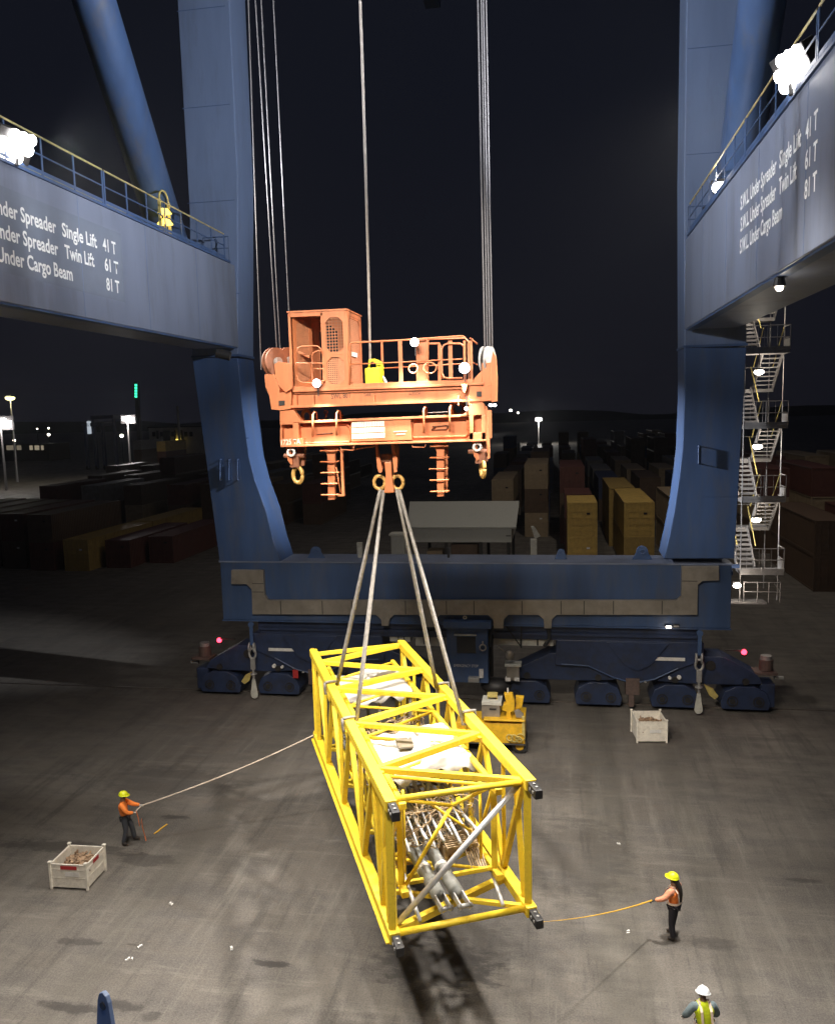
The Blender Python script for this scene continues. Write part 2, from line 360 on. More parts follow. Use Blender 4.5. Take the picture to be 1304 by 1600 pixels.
# gusset plate at foot of left leg (pale, scuffed)
# sill beam
SZ0, SZ1 = 3.92, 6.78
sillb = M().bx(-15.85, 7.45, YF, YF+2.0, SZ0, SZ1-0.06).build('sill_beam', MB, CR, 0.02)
M().bx(-15.9, 7.5, YF-0.06, YF+2.06, SZ1-0.058, SZ1).build('sill_flange', MBL, CR)  # paler paint puts the light on the sill's top into the colour
M().bx(-15.88, 7.48, YF-0.05, YF+2.05, SZ0-0.06, SZ0-0.002).build('sill_flange', MB, CR)
for px in (493, 876, 1003):     # lifting lugs on top of the sill
    p = at(px, 865, Y=YF+0.9); hh = 0.42 if px != 1003 else 0.5
    w = 0.22 if px == 876 else 0.34
    m = M(); poly = [(p.x-w*1.3, p.y, SZ1), (p.x+w*1.3, p.y, SZ1), (p.x+w*0.8, p.y, SZ1+hh*0.6)]
    poly += [(p.x+w*0.75*cos(a), p.y, SZ1+hh*0.75+w*0.75*sin(a)) for a in [pi*k/8 for k in range(0, 9)]]+[(p.x-w*0.8, p.y, SZ1+hh*0.6)]
    m.prism(poly, (0, 0.12, 0)); m.disc((p.x, p.y+0.06, SZ1+hh*0.7), (0, 1, 0), w*0.4, 0.2, 16, w*0.22)
    m.build('lifting_lug', MB, CR, 0.01)
for px, h_ in ((562, 0.45), (700, 0.5)):
    p = at(px, 862, Y=YF+1.2); M().tube((p.x, p.y, SZ1), (p.x, p.y, SZ1+h_), 0.05 if px == 700 else 0.12).build('vent_pipe', MCAB if px == 562 else MBK, CR)
# cable tray on the sill face
tr = [(361, 891), (411, 891), (413, 930), (418, 938), (1057, 938), (1064, 932), (1065, 885), (1123, 885), (1123, 907), (1097, 908), (1090, 914), (1089, 961)]
def notch(l, r, b): return [(r+8, 961), (r+1, 968), (r, b), (l, b), (l-1, 968), (l-9, 961)]
tr += notch(850, 861, 982)+notch(771, 786, 982)+notch(662, 679, 980)+notch(596, 607, 978)
tr += [(394, 960), (393, 921), (385, 913), (361, 913)]
YT = YF-0.22
pp = [at(x, y, Y=YT) for x, y in tr]
tray = M().prism([(p.x, YT, p.z) for p in pp], (0, 0.21, 0)).build('cable_tray', MTR, CR, 0.008)
m = M()
for sx in (438, 503, 549, 633, 697, 740, 815, 876, 912, 958, 1034):
    a = at(sx, 939, Y=YT-0.004); b = at(sx, 960, Y=YT-0.004); M().bx(a.x-0.018, a.x+0.018, YT-0.004, YT+0.003, b.z, a.z).build('tray_joint', MBK, tray)
for (xa, xb, y) in ((394, 412, 925), (394, 412, 912), (1065, 1089, 908)):
    a = at(xa, y, Y=YT-0.004); b = at(xb, y, Y=YT-0.004); M().bx(a.x, b.x, YT-0.004, YT+0.003, a.z-0.015, a.z+0.015).build('tray_joint', MBK, tray)
# legs dangling from tray behind: dark web under the sill
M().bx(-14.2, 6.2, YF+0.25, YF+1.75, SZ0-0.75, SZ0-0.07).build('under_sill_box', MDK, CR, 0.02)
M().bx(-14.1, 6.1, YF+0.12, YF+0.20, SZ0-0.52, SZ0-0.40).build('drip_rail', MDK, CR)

# weld seams and small plates on the big faces
def seam(x0, x1, y0, y1, z0, z1, par): M().bx(x0, x1, y0, y1, z0, z1).build('weld_seam', MB, par)
for z in (19.2, 23.3, 27.4, 31.5):
    seam(-16.45, -14.2, YF-0.006, YF-0.001, z, z+0.03, left_up); seam(5.33, 7.55, YF-0.006, YF-0.001, z+0.5, z+0.53, right_up)
for z in (9.3, 12.6): seam(-15.7, -14.1, YF-0.006, YF-0.001, z, z+0.03, lz); seam(5.9, 7.5, YF-0.006, YF-0.001, z+0.4, z+0.43, rz)
for x in (-11.2, -7.4, -3.3, 0.6, 4.4): seam(x, x+0.03, YF-0.006, YF-0.001, 4.5, 6.7, sillb)
# bogies
def bogie(xc, n=2):
    m = M(); Y0 = 36.75
    w = 0.98
    poly = [(xc-w, Y0, 0.18), (xc+w, Y0, 0.18), (xc+w+0.08, Y0, 0.5), (xc+w-0.1, Y0, 0.98), (xc+0.4, Y0, 1.22), (xc-0.4, Y0, 1.22), (xc-w+0.1, Y0, 0.98), (xc-w-0.08, Y0, 0.5)]
    m.prism(poly, (0, 1.5, 0))
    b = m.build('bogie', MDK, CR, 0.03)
    for dx in (-0.55, 0.55): M().disc((xc+dx, Y0-0.015, 0.55), (0, 1, 0), 0.13, 0.05, 14).disc((xc+dx, Y0-0.02, 0.55), (0, 1, 0), 0.24, 0.03, 18, 0.19).build('axle_cap', MBK, b)
    for dx in (-0.55, 0.55):
        M().disc((xc+dx, 37.47, 0.36), (0, 1, 0), 0.32, 0.16, 24).disc((xc+dx, 37.47, 0.36), (0, 1, 0), 0.36, 0.04, 24).build('wheel', MBK, b)
    return b
mir = lambda x: -8.1-x        # the two corners mirror about the crane's middle
for side in (0, 1):
    f = (lambda x: x) if side == 0 else mir
    for xc in (-1.35, 1.85, 5.2, 8.2): bogie(f(xc))
    # secondary equalisers and main equaliser
    for xa, xb in ((-1.35, 1.85), (5.2, 8.2)):
        xm = (xa+xb)/2; Y0 = 36.82
        poly = [(xa-0.75, 1.35), (xa+0.45, 1.28), (xb-0.45, 1.28), (xb+0.75, 1.35), (xb+0.5, 1.75), (xm+0.55, 2.55), (xm-0.55, 2.55), (xa-0.5, 1.75)]
        e = M().prism([(f(x), Y0, z) for x, z in poly], (0, 1.3, 0)).build('equaliser_beam', MDK, CR, 0.03)
        M().disc((f(xm), Y0-0.03, 2.15), (0, 1, 0), 0.22, 0.08, 18).build('pivot_pin', MBK, e)
        for xx in (xa, xb): M().disc((f(xx), Y0-0.03, 1.45), (0, 1, 0), 0.15, 0.07, 16).build('pivot_pin', MBK, e)
    poly = [(-0.1, 2.0), (1.4, 1.95), (2.5, 1.45), (3.4, 1.2), (4.3, 1.42), (5.3, 1.95), (6.4, 2.4), (6.4, 3.2), (0.0, 3.2)]
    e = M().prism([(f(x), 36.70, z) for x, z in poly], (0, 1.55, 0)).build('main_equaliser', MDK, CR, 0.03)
    M().path([(f(0.2), 36.66, 2.08), (f(1.4), 36.66, 2.02), (f(2.5), 36.66, 1.52), (f(3.4), 36.66, 1.27), (f(4.3), 36.66, 1.49), (f(5.3), 36.66, 2.02)], 0.03, 6).build('edge_weld', MB, e)
    M().prism([(f(2.2), 36.62, 3.15), (f(4.9), 36.62, 3.15), (f(4.1), 36.62, 2.1), (f(3.55), 36.62, 1.85), (f(3.0), 36.62, 2.1)], (0, 0.075, 0)).build('yoke_plate', MDK, e, 0.01)
    # white label plate
    M().bx(min(f(4.3), f(5.6)), max(f(4.3), f(5.6)), 36.66, 36.69, 2.36, 2.5).build('label_plate', MWH, e)
    for xx, zz, s_ in ((4.95, 1.58, 0.07), (5.35, 1.62, 0.09), (3.9, 1.36, 0.05)):
        M().disc((f(xx), 36.66, zz), (0, 1, 0), s_, 0.12, 12).build('grease_fitting', MWH if s_ > 0.06 else MGV, e)
    # guide clamp in the middle
    M().bx(f(3.35)-0.3, f(3.35)+0.3, 36.6, 37.2, 0.75, 1.5).bx(f(3.3)-0.12, f(3.3)+0.12, 36.62, 36.9, 0.18, 0.75).build('rail_clamp', MBF, CR, 0.02)
    # buffer at outer end
    d = 1 if side == 0 else -1
    bx_ = f(9.15)
    bu = M().bx(bx_-0.55, bx_+0.4, 36.9, 37.7, 1.72, 1.86).tube((bx_, 37.3, 1.86), (bx_, 37.3, 2.35), 0.30, 16).build('buffer_bracket', MBF, CR, 0.02)
    M().tube((bx_, 37.3, 2.35), (bx_, 37.3, 2.52), 0.24, 16).tube((bx_+d*0.35, 37.3, 1.5), (bx_+d*0.75, 37.3, 1.5), 0.09, 10).build('buffer', MGV, bu)
    M().bx(bx_-0.3, bx_+0.3, 36.85, 37.9, 0.28, 1.35).build('end_guard', MDK, CR, 0.05)
    # red obstruction lamp
    lx = f(8.05)
    rl = M().bx(min(lx-d*0.8, lx), max(lx-d*0.8, lx), 36.55, 36.62, 2.9, 2.96).tube((lx, 36.6, 2.68), (lx, 36.6, 2.76), 0.11, 12).build('obstruction_lamp', MBK, CR)
    M().sphere((lx, 36.58, 2.86), 0.12, 12, 8).build('lamp_lens', E_RED, rl, smooth=True)
    lamp('red_lamp_light', 'POINT', (lx, 36.40, 2.86), 6, (1, 0.05, 0.08), None, 0.08)
    # yellow chock hanging by the outer bogie
    cxx = f(6.75)
    M().prism([(cxx-d*0.35, 36.55, 1.35), (cxx+d*0.05, 36.55, 1.15), (cxx+d*0.28, 36.55, 0.82), (cxx+d*0.12, 36.55, 0.68), (cxx-d*0.12, 36.55, 0.85)], (0, 0.15, 0)).build('wheel_chock', MYR, CR, 0.02)
    # tie down turnbuckle
    tx = at(1092 if side == 0 else 395, 1030, Y=36.3).x; ty = 36.28
    tb = M().bar((tx, ty, 3.75), (tx, ty, 2.75), 0.16, 0.06, (0, 1, 0)).disc((tx, ty, 3.75), (0, 1, 0), 0.14, 0.1, 14).build('tie_down_turnbuckle', MB, CR)
    M().torus((tx-0.13, ty, 2.62), (1, 0, 0), 0.13, 0.04, 16, 6, sc=(1, 1.6)).torus((tx+0.10, ty, 2.62), (1, 0, 0), 0.13, 0.04, 16, 6, sc=(1, 1.6)).torus((tx, ty, 2.32), (0, 1, 0), 0.16, 0.055, 18, 8, sc=(1, 1.5)).build('shackle', MGV, tb)
    M().bar((tx, ty, 2.1), (tx, ty, 1.55), 0.22, 0.14, (0, 1, 0)).tube((tx, ty, 1.55), (tx, ty, 1.0), 0.06).disc((tx, ty, 1.32), (0, 0, 1), 0.16, 0.06, 16).build('turnbuckle_body', MGV, tb, 0.015)
    zb = 0.08
    m = M(); m.prism([(tx-0.07, ty-0.04, 1.05), (tx+0.07, ty-0.04, 1.05), (tx+0.17, ty-0.04, 0.35)]+[(tx+0.17*cos(-a), ty-0.04, 0.27+0.17*sin(-a)) for a in [pi*k/8 for k in range(9)]]+[(tx-0.17, ty-0.04, 0.35)], (0, 0.08, 0))
    m.disc((tx, ty, 0.27), (0, 1, 0), 0.12, 0.1, 16, 0.075); m.build('turnbuckle_eye', MCAB, tb, 0.01)

# machinery in the middle under the sill
def pbox(name, x0, y0, x1, y1, Y, dy, m, parent, bevel=0.015):
    a = at(x0, y0, Y=Y); b = at(x1, y1, Y=Y)
    return M().bx(a.x, b.x, Y, Y+dy, b.z, a.z).build(name, m, parent, bevel)
cb = pbox('control_cabin', 697, 980, 763, 1068, 36.3, 1.6, MB, CR, 0.03)
pbox('cabin_canopy', 692, 971, 767, 983, 36.1, 1.9, MB, cb)
pbox('cabin_window', 713, 995, 743, 1021, 36.27, 0.06, MGL, cb, 0)
pbox('window_visor', 709, 991, 744, 994, 36.2, 0.12, MGV, cb, 0)
a = at(709, 1042, Y=36.28); text_mesh('EMERGENCY STOP', (a.x, 36.28, a.z), (1, 0, 0), (0, 0, 1), 0.13, 1.12, MWH, cb)
pbox('call_box', 748, 1046, 755, 1060, 36.2, 0.1, MWH, cb, 0.01)
pbox('cabin_step', 731, 1059, 748, 1067, 36.05, 0.3, MGV, cb, 0.01)
a = at(754, 1012, Y=36.2); M().torus((a.x, 36.2, a.z), (0, 1, 0), 0.14, 0.035, 20, 8).bx(a.x-0.03, a.x+0.03, 36.17, 36.23, a.z+0.12, a.z+0.3).build('lifting_shackle', MGV, cb)
a = at(726, 965, Y=36.2); M().torus((a.x, 36.2, a.z), (0, 1, 0), 0.07, 0.025, 16, 6).build('lifting_shackle', MGV, cb)
for (x0, y0, x1, y1) in ((608, 978, 641, 1003), (648, 978, 690, 1010)):
    c_ = pbox('electrical_cabinet', x0, y0, x1, y1, 36.9, 1.0, MCAB, CR)
    pbox('cabinet_lid', x0-1, y0-2, x1+1, y0+5, 36.85, 1.1, MCAB, c_)
    for k in range(1, 3): pbox('louvre', x0+4+k*9, y0+10, x0+6+k*9, y1-3, 36.88, 0.05, MBK, c_, 0)
c_ = pbox('air_conditioning_cabinet', 765, 977, 864, 1010, 36.9, 1.0, MCAB, CR)
pbox('cabinet_lid', 762, 976, 870, 988, 36.8, 1.15, MCAB, c_)
pbox('door_gap', 812, 990, 814, 1009, 36.88, 0.05, MBK, c_, 0)
pbox('door_gap', 838, 990, 841, 1009, 36.88, 0.05, MBK, c_, 0)
m = M(); a = at(790, 978, Y=36.6); b = at(813, 1010, Y=36.6); m.tube(a, b, 0.025, 6)
a = at(771, 980, Y=36.5); m.path([a, at(766, 990, Y=36.5), at(765, 1010, Y=36.5)], 0.08, 8); a = at(857, 982, Y=36.5); m.path([a, at(858, 998, Y=36.5), at(850, 1010, Y=36.5)], 0.09, 8)
m.tube(at(814, 977, Y=36.55), at(814, 1012, Y=36.55), 0.04, 6); m.build('cable_conduit', MRB, CR)
j = pbox('junction_box', 791, 1041, 811, 1064, 36.3, 0.5, MTR, CR); pbox('box_lid', 788, 1038, 814, 1043, 36.25, 0.6, MCAB, j)
pbox('foot_plate', 789, 1060, 797, 1065, 36.2, 0.3, MWH, j); pbox('foot_plate', 803, 1060, 811, 1065, 36.2, 0.3, MWH, j)
a = at(796, 1024, Y=36.3); M().sphere(a, 0.2, 14, 10, (1, 0.7, 1.1)).tube(at(776, 1009, Y=36.3), a, 0.03, 6).build('horn', MTR, CR, smooth=True)
m = M(); a = at(767, 1060, Y=36.4); m.tube((a.x, 36.7, a.z), (a.x, 36.7, 3.6), 0.09, 8); b = at(775, 1077, Y=36.7); m.sphere((b.x, 36.9, 0.9), 0.75, 18, 10, (1, 0.7, 0.5)); m.build('cable_reel_guide', MBK, CR, smooth=True)
for (x, y) in ((1044, 979), (1056, 978)):
    a = at(x, y, Y=36.4); q = M().bx(a.x-0.13, a.x+0.13, 36.35, 36.5, a.z-0.05, a.z+0.05).build('under_sill_lamp', MBK, CR)
    M().bx(a.x-0.11, a.x+0.11, 36.335, 36.352, a.z-0.05, a.z+0.03).build('lamp_lens', E_LAMP if x < 1050 else MGV, q)
lamp('under_sill_light', 'POINT', at(1044, 983, Y=36.2), 5, WARM, None, 0.08)
pbox('red_notice', 457, 1047, 466, 1060, 36.6, 0.05, MRED, CR, 0)

# portal beams along the quay depth, with lettering, decks, railings, lamps
BZ0, BZ1 = 16.78, 20.45
beams = []
for s, (xi, xo) in enumerate(zip(XI, XO)):
    x0, x1 = min(xi, xo), max(xi, xo)
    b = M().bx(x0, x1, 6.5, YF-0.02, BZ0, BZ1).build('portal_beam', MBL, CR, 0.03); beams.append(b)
    sg = 1 if s == 0 else -1    # towards the crane's inside
    e = xi+sg*0.05
    M().bx(min(xi-sg*0.3, e), max(xi-sg*0.3, e), 6.5, 35.9, BZ1+0.002, BZ1+0.09).build('deck_edge', MB, b)
    M().bx(x0+0.1, x1-0.1, 6.6, 35.9, BZ1+0.092, BZ1+0.13).build('deck', MBK, b)
    M().bx(min(xi-sg*0.35, xi-sg*0.05), max(xi-sg*0.35, xi-sg*0.05), 6.6, 36.3, BZ0-0.06, BZ0-0.003).build('bottom_flange', MB, b)
    for yy in (11.3, 15.4, 19.6, 23.9, 28.1, 32.3):
        M().bx(min(xi, xi+sg*0.005), max(xi, xi+sg*0.005), yy, yy+0.03, BZ0+0.02, BZ1-0.02).build('weld_seam', MBU, b)
    M().bx(min(xi, xi+sg*0.005), max(xi, xi+sg*0.005), 6.6, 36.4, 18.0 if s else 17.1, 18.03 if s else 17.13).build('weld_seam', MBU, b) if False else None
# lettering; rows read towards +Y on the left beam and towards -Y on the right beam
def yl(px, py): return at(px, py, X=XI[0])
def yr(px, py): return at(px, py, X=XI[1])
XL = XI[0]+0.008; XR = XI[1]-0.008
a = yl(0, 330).y; 
M().add([(XI[0]+0.004, 14.5, 17.55), (XI[0]+0.004, 26.4, 17.55), (XI[0]+0.004, 26.4, 19.8), (XI[0]+0.004, 14.5, 19.8)], [(0, 1, 2, 3)]).build('sign_patch', MBP, beams[0])
rowsL = [('S.W.L. Under Spreader', 17.35, (88, 365), (88, 345), 0.42), ]
def rowL(txt, xa, xb, ymid, h, full=False, y_start=None):
    p0 = yl(xa, ymid); p1 = yl(xb, ymid)
    ys = p0.y if y_start is None else y_start
    return ys, p1.y
def putL(txt, ys, ye, z, h):
    text_mesh(txt, (XL, ys, z), (0, 1, 0), (0, 0, 1), h, ye-ys, MTX, beams[0], bold=0.022)
def putR(txt, ys, ye, z, h):   # ys far, ye near
    text_mesh(txt, (XR, ys, z), (0, -1, 0), (0, 0, 1), h, ys-ye, MTX, beams[1], bold=0.022)
def zl(x, y): return yl(x, y).z
h = 0.40
zr = [zl(180, 390), zl(183, 423), zl(186, 456)]
zr = [19.05, 18.43, 17.81]
LP = []
for i, (t1, e1, t2, s2, e2, t3, s3, e3) in enumerate([
        ('S.W.L. Under Spreader', 88, 'Single Lift', 97, 150, '41 T', 160, 180),
        ('S.W.L. Under Spreader', 91, 'Twin Lift', 101, 146, '61 T', 163, 184),
        ('S.W.L. Under Cargo Beam', 113, None, 0, 0, '81 T', 166, 186)]):
    yy = (365, 395, 430)[i]
    LP.append((yl(e1, yy).y, yl(s2, yy).y if t2 else None, yl(e2, yy).y if t2 else None, yl(s3, yy+15).y, yl(e3, yy+15).y))
    z = zr[i]
    L1 = 4.2 if i < 2 else 4.7
    putL(t1, LP[-1][0]-L1, LP[-1][0], z, h)
    if t2: putL(t2, LP[-1][1], LP[-1][2], z, h)
    putL(t3, LP[-1][3], LP[-1][4], z, h)
for i, (t1, a1, b1, t2, a2, b2, t3, a3, b3) in enumerate([
        ('S.W.L. Under Spreader', (1157, 315), (1213, 255), 'Single Lift', (1218, 240), (1252, 205), '41 T', (1259, 195), (1278, 175)),
        ('S.W.L. Under Spreader', (1157, 350), (1212, 300), 'Twin Lift', (1217, 290), (1245, 262), '61 T', (1258, 248), (1277, 228)),
        ('S.W.L. Under Cargo Beam', (1156, 388), (1222, 330), None, None, None, '81 T', (1257, 295), (1276, 278))]):
    z = (19.22, 18.60, 17.98)[i]
    putR(t1, yr(*a1).y, yr(*b1).y, z, h)
    if t2: putR(t2, yr(*a2).y, yr(*b2).y, z, h)
    putR(t3, yr(*a3).y, yr(*b3).y, z, h)

# deck railings
def railing(x, ya, yb, z, sx, yellow=True):
    rl = M().tube((x, ya, z+1.05), (x, yb, z+1.05), 0.03, 8).build('railing', MRT if yellow else MB, CR)
    M().tube((x, ya, z+0.55), (x, yb, z+0.55), 0.022, 6).build('middle_rail', MB, rl)
    n = max(1, round((yb-ya)/1.45))
    for i in range(n+1):
        y = ya+(yb-ya)*i/n
        M().bx(x-0.012, x+0.012, y-0.035, y+0.035, z, z+1.03).build('post', MB, rl)
    M().bx(x-0.006, x+0.006, ya, yb, z+0.03, z+0.13).build('toe_board', MB, rl)
    return rl
for s in (0, 1):
    x = XI[s]+(0.03 if s == 0 else -0.03); z = BZ1+0.09
    y = 6.6
    for L_ in (6.2, 6.2, 6.5, 9.9) if s == 0 else (6.2, 6.2, 6.5, 9.9):
        yb = min(y+L_, 35.9)
        railing(x, y, yb-0.12, z, s); y = yb
    # return railing across the deck end by the leg
    m = M()
    for zz in (1.05, 0.55): m.tube((x, 35.8, z+zz), (x+(-1.2 if s == 0 else 1.2), 35.8, z+zz), 0.025, 6)
    for k in range(3): xx = x+(-0.6*k if s == 0 else 0.6*k); m.tube((xx, 35.8, z), (xx, 35.8, z+1.05), 0.022, 6)
    m.build('end_railing', MB, CR)
    xo = XO[s]+(0.05 if s == 0 else -0.05)
    railing(xo, 6.6, 35.8, z, s)

def floodlight(c, aim, sz, em, parent, power, col, ang=150, name='floodlight'):
    c = V(c); d = (V(aim)-c).normalized(); q = d.to_track_quat('Z', 'Y').to_matrix()
    f = M().box(c-d*sz*0.16, (sz, sz*0.72, sz*0.3), q).build(name, MBK, parent, 0.02)
    lens = M()
    if sz > 1:      # LED bank of uneven modules
        for i, u in enumerate((-0.36, -0.12, 0.12, 0.36)):
            for j, v in enumerate((-0.24, 0.0, 0.24)):
                if (i, j) in ((0, 2), (3, 0)): continue
                lens.sphere((sz*u*0.95, sz*v, 0.01), 1, 12, 8, (sz*0.145, sz*0.14, sz*0.07))
    else: lens.sphere((0, 0, 0), 1, 20, 12, (sz*0.45, sz*0.37, sz*0.08))
    lens.v = [tuple(c+d*sz*0.02+q@V(v)) for v in lens.v]
    lens.build('lamp_lens', em, f, smooth=True)
    return f
# big LED floods on the railings
fl = [((XI[0]+0.12, 20.9, 20.95), (1.5, 17, 12), 1.15), ((XI[1]-0.12, 20.5, 21.0), (-8, 15, 12), 1.1)]
for c, aim, sz in fl:
    f_ = floodlight(c, aim, sz, E_FLOOD, CR, 0, NEUT)
    M().tube((c[0], c[1], BZ1), (c[0], c[1]+0.05, c[2]-0.3), 0.05).build('lamp_bracket', MBK, f_)
lamp('left_beam_flood_light', 'SPOT', (XI[0]+1.1, 20.9, 20.9), 27000, COOL, (6.5, 28, 29), 0.3, 92, 1.0)
lamp('right_beam_flood_light', 'SPOT', (XI[1]-1.1, 20.5, 20.9), 26000, COOL, (-14.5, 28, 28.5), 0.3, 92, 1.0)
lamp('left_quay_flood_light', 'SPOT', (XI[0]+1.5, 20.7, 20.8), 16500, NEUT, (0.5, 15.5, 0), 0.5, 105, 1.0)
lamp('right_quay_flood_light', 'SPOT', (XI[1]-1.6, 20.3, 20.8), 24000, NEUT, (-6, 15, 0), 0.5, 105, 1.0)
a = at(1125, 281, X=XI[1]+0.25)
f_ = floodlight((a.x, a.y, 21.0), (a.x-3, a.y-5, 15), 0.62, E_FLOOD, CR, 0, NEUT)
lamp('small_deck_light', 'POINT', (a.x-0.3, a.y-0.7, 21.2), 60, NEUT, None, 0.15)
lamp('added_leg_light', 'SPOT', (a.x-0.7, 33.5, 20.9), 34000, COOL, (-13.8, 38.0, 11.0), 0.2, 23, 1.0)  # added spot that brightens the left leg's inner face
for c_, a_ in (((-13.9, 33.6, 16.25), (5.3, 38.0, 11)), ((a.x+0.2, 33.5, 20.95), (-13.9, 38.0, 11.5))):
    d = (V(a_)-V(c_)).normalized(); c_ = V(c_)
    f_ = M().disc(c_, d, 0.2, 0.55, 20, 0.17).disc(c_-d*0.3, d, 0.2, 0.06, 20).build('added_snoot_light', MBK, CR)  # added housings for the leg spots, tubes keep the lenses from view
    M().disc(c_-d*0.25, d, 0.16, 0.02, 16).build('lamp_lens', E_LAMP, f_)
lamp('added_leg_light', 'SPOT', (-13.5, 33.8, 16.2), 42000, COOL, (5.2, 38.0, 10.5), 0.2, 25, 1.0)  # added spot below the left beam, brightens the right leg's inner face
# amber beacon on left deck
a = at(258, 350, X=XI[0]-0.35)
am = M().tube((a.x, a.y, BZ1+0.1), (a.x, a.y, BZ1+1.0), 0.05).bx(a.x-0.05, a.x+0.05, a.y+0.35, a.y+0.42, BZ1+0.1, BZ1+1.4).bx(a.x-0.05, a.x+0.05, a.y-0.42, a.y-0.35, BZ1+0.1, BZ1+1.4).torus((a.x, a.y, BZ1+1.4), (1, 0, 0), 0.38, 0.035, 16, 6, 0, pi).build('beacon_frame', MYR, CR)
M().tube((a.x, a.y, BZ1+0.55), (a.x, a.y, BZ1+0.72), 0.30, 16, 0.17).tube((a.x, a.y, BZ1+0.95), (a.x, a.y, BZ1+1.12), 0.27, 16, 0.13).build('beacon_lens', E_AMB, am)
lamp('amber_beacon_light', 'POINT', (a.x+0.05, a.y-0.1, BZ1+0.83), 22, (1, 0.62, 0.12), None, 0.06)
# lamp under the right beam
a = at(1191, 437, Z=BZ0-0.1)
q = M().tube((a.x+0.4, a.y, BZ0-0.28), (a.x+0.4, a.y, BZ0), 0.16, 12, 0.1).build('under_beam_lamp', MBK, CR)
M().sphere((a.x+0.4, a.y, BZ0-0.3), 0.1, 12, 8).build('lamp_lens', E_LAMP, q)
lamp('under_beam_light', 'POINT', (a.x+0.4, a.y, BZ0-0.55), 14, WARM, None, 0.08)

# diagonal braces
for s in (0, 1):
    f = (lambda x: x) if s == 0 else (lambda x: -9.0-x)
    M().tube((f(-15.4), 32.4, 20.5), (f(-15.4), 19.5, 40.0), 0.72, 28).build('diagonal_brace', MB, CR, smooth=True)
    M().tube((f(-17.4), 6.5, 44), (f(-17.4), 38.2, 44), 0.5, 20).build('top_brace', MB, CR, smooth=True)
# water side frame below and behind the camera's view
for s in (0, 1):
    M().bx(min(XI[s], XO[s]), max(XI[s], XO[s]), 4.4, 6.45, 0.6, 46).build('water_side_leg', MB, CR, 0.03)
M().bx(-14.3, 5.3, 6.0, 7.9, 3.9, 6.5).build('water_side_sill', MB, CR, 0.03)
a = at(163, 1547, Y=7.75); lx = a.x; lt = a.z
m = M(); ax = V((0.93, -0.36, 0)); ay = V((0.36, 0.93, 0))
pl = [V((lx, 7.7, 0))+ax*u+V((0, 0, z)) for u, z in ((-0.20, 6.45), (0.18, 6.45), (0.085, lt-0.1), (0.055, lt-0.03), (0, lt), (-0.055, lt-0.03), (-0.09, lt-0.12))]
m.prism(pl, ay*0.055); lug = m.build('lifting_lug', MBU, CR, 0.006)
M().disc(V((lx, 7.7, lt-0.16))+ay*0.0275, ay, 0.045, 0.075, 16).build('lug_hole', MBK, lug)
# girder above with the floods that light the quay
for x in (-9.6, 1.0):
    M().bx(x-0.6, x+0.6, -20, 70, 46, 48.5).build('main_girder', MB, CR)
M().bx(-16.4, 7.6, 36.6, 38.4, 46.05, 48.4).bx(-16.4, 7.6, 4.6, 6.4, 46.05, 48.4).build('cross_girder', MB, CR)
M().bx(-14.3, 5.3, 4.9, 6.0, 23.6, 25.0).build('water_side_cross_beam', MB, CR, 0.03)
for l, a_, e in L_FRONT+L_WIDE:
    d = (V(a_)-V(l)).normalized(); c = V(l)-d*0.5; f_ = floodlight(c, a_, 0.6, E_FLOOD, CR, 0, NEUT); M().tube(c, (c.x, c.y, 23.62), 0.05).build('lamp_hanger', MBK, f_)
for l, a_, e in L_TROLLEY+L_BACK:
    d = (V(a_)-V(l)).normalized(); c = V(l)-d*0.5
    f_ = floodlight(c, a_, 0.8, E_FLOOD, CR, 0, NEUT)
    M().tube(c, (c.x, c.y, 46.2), 0.06).build('lamp_hanger', MBK, f_)

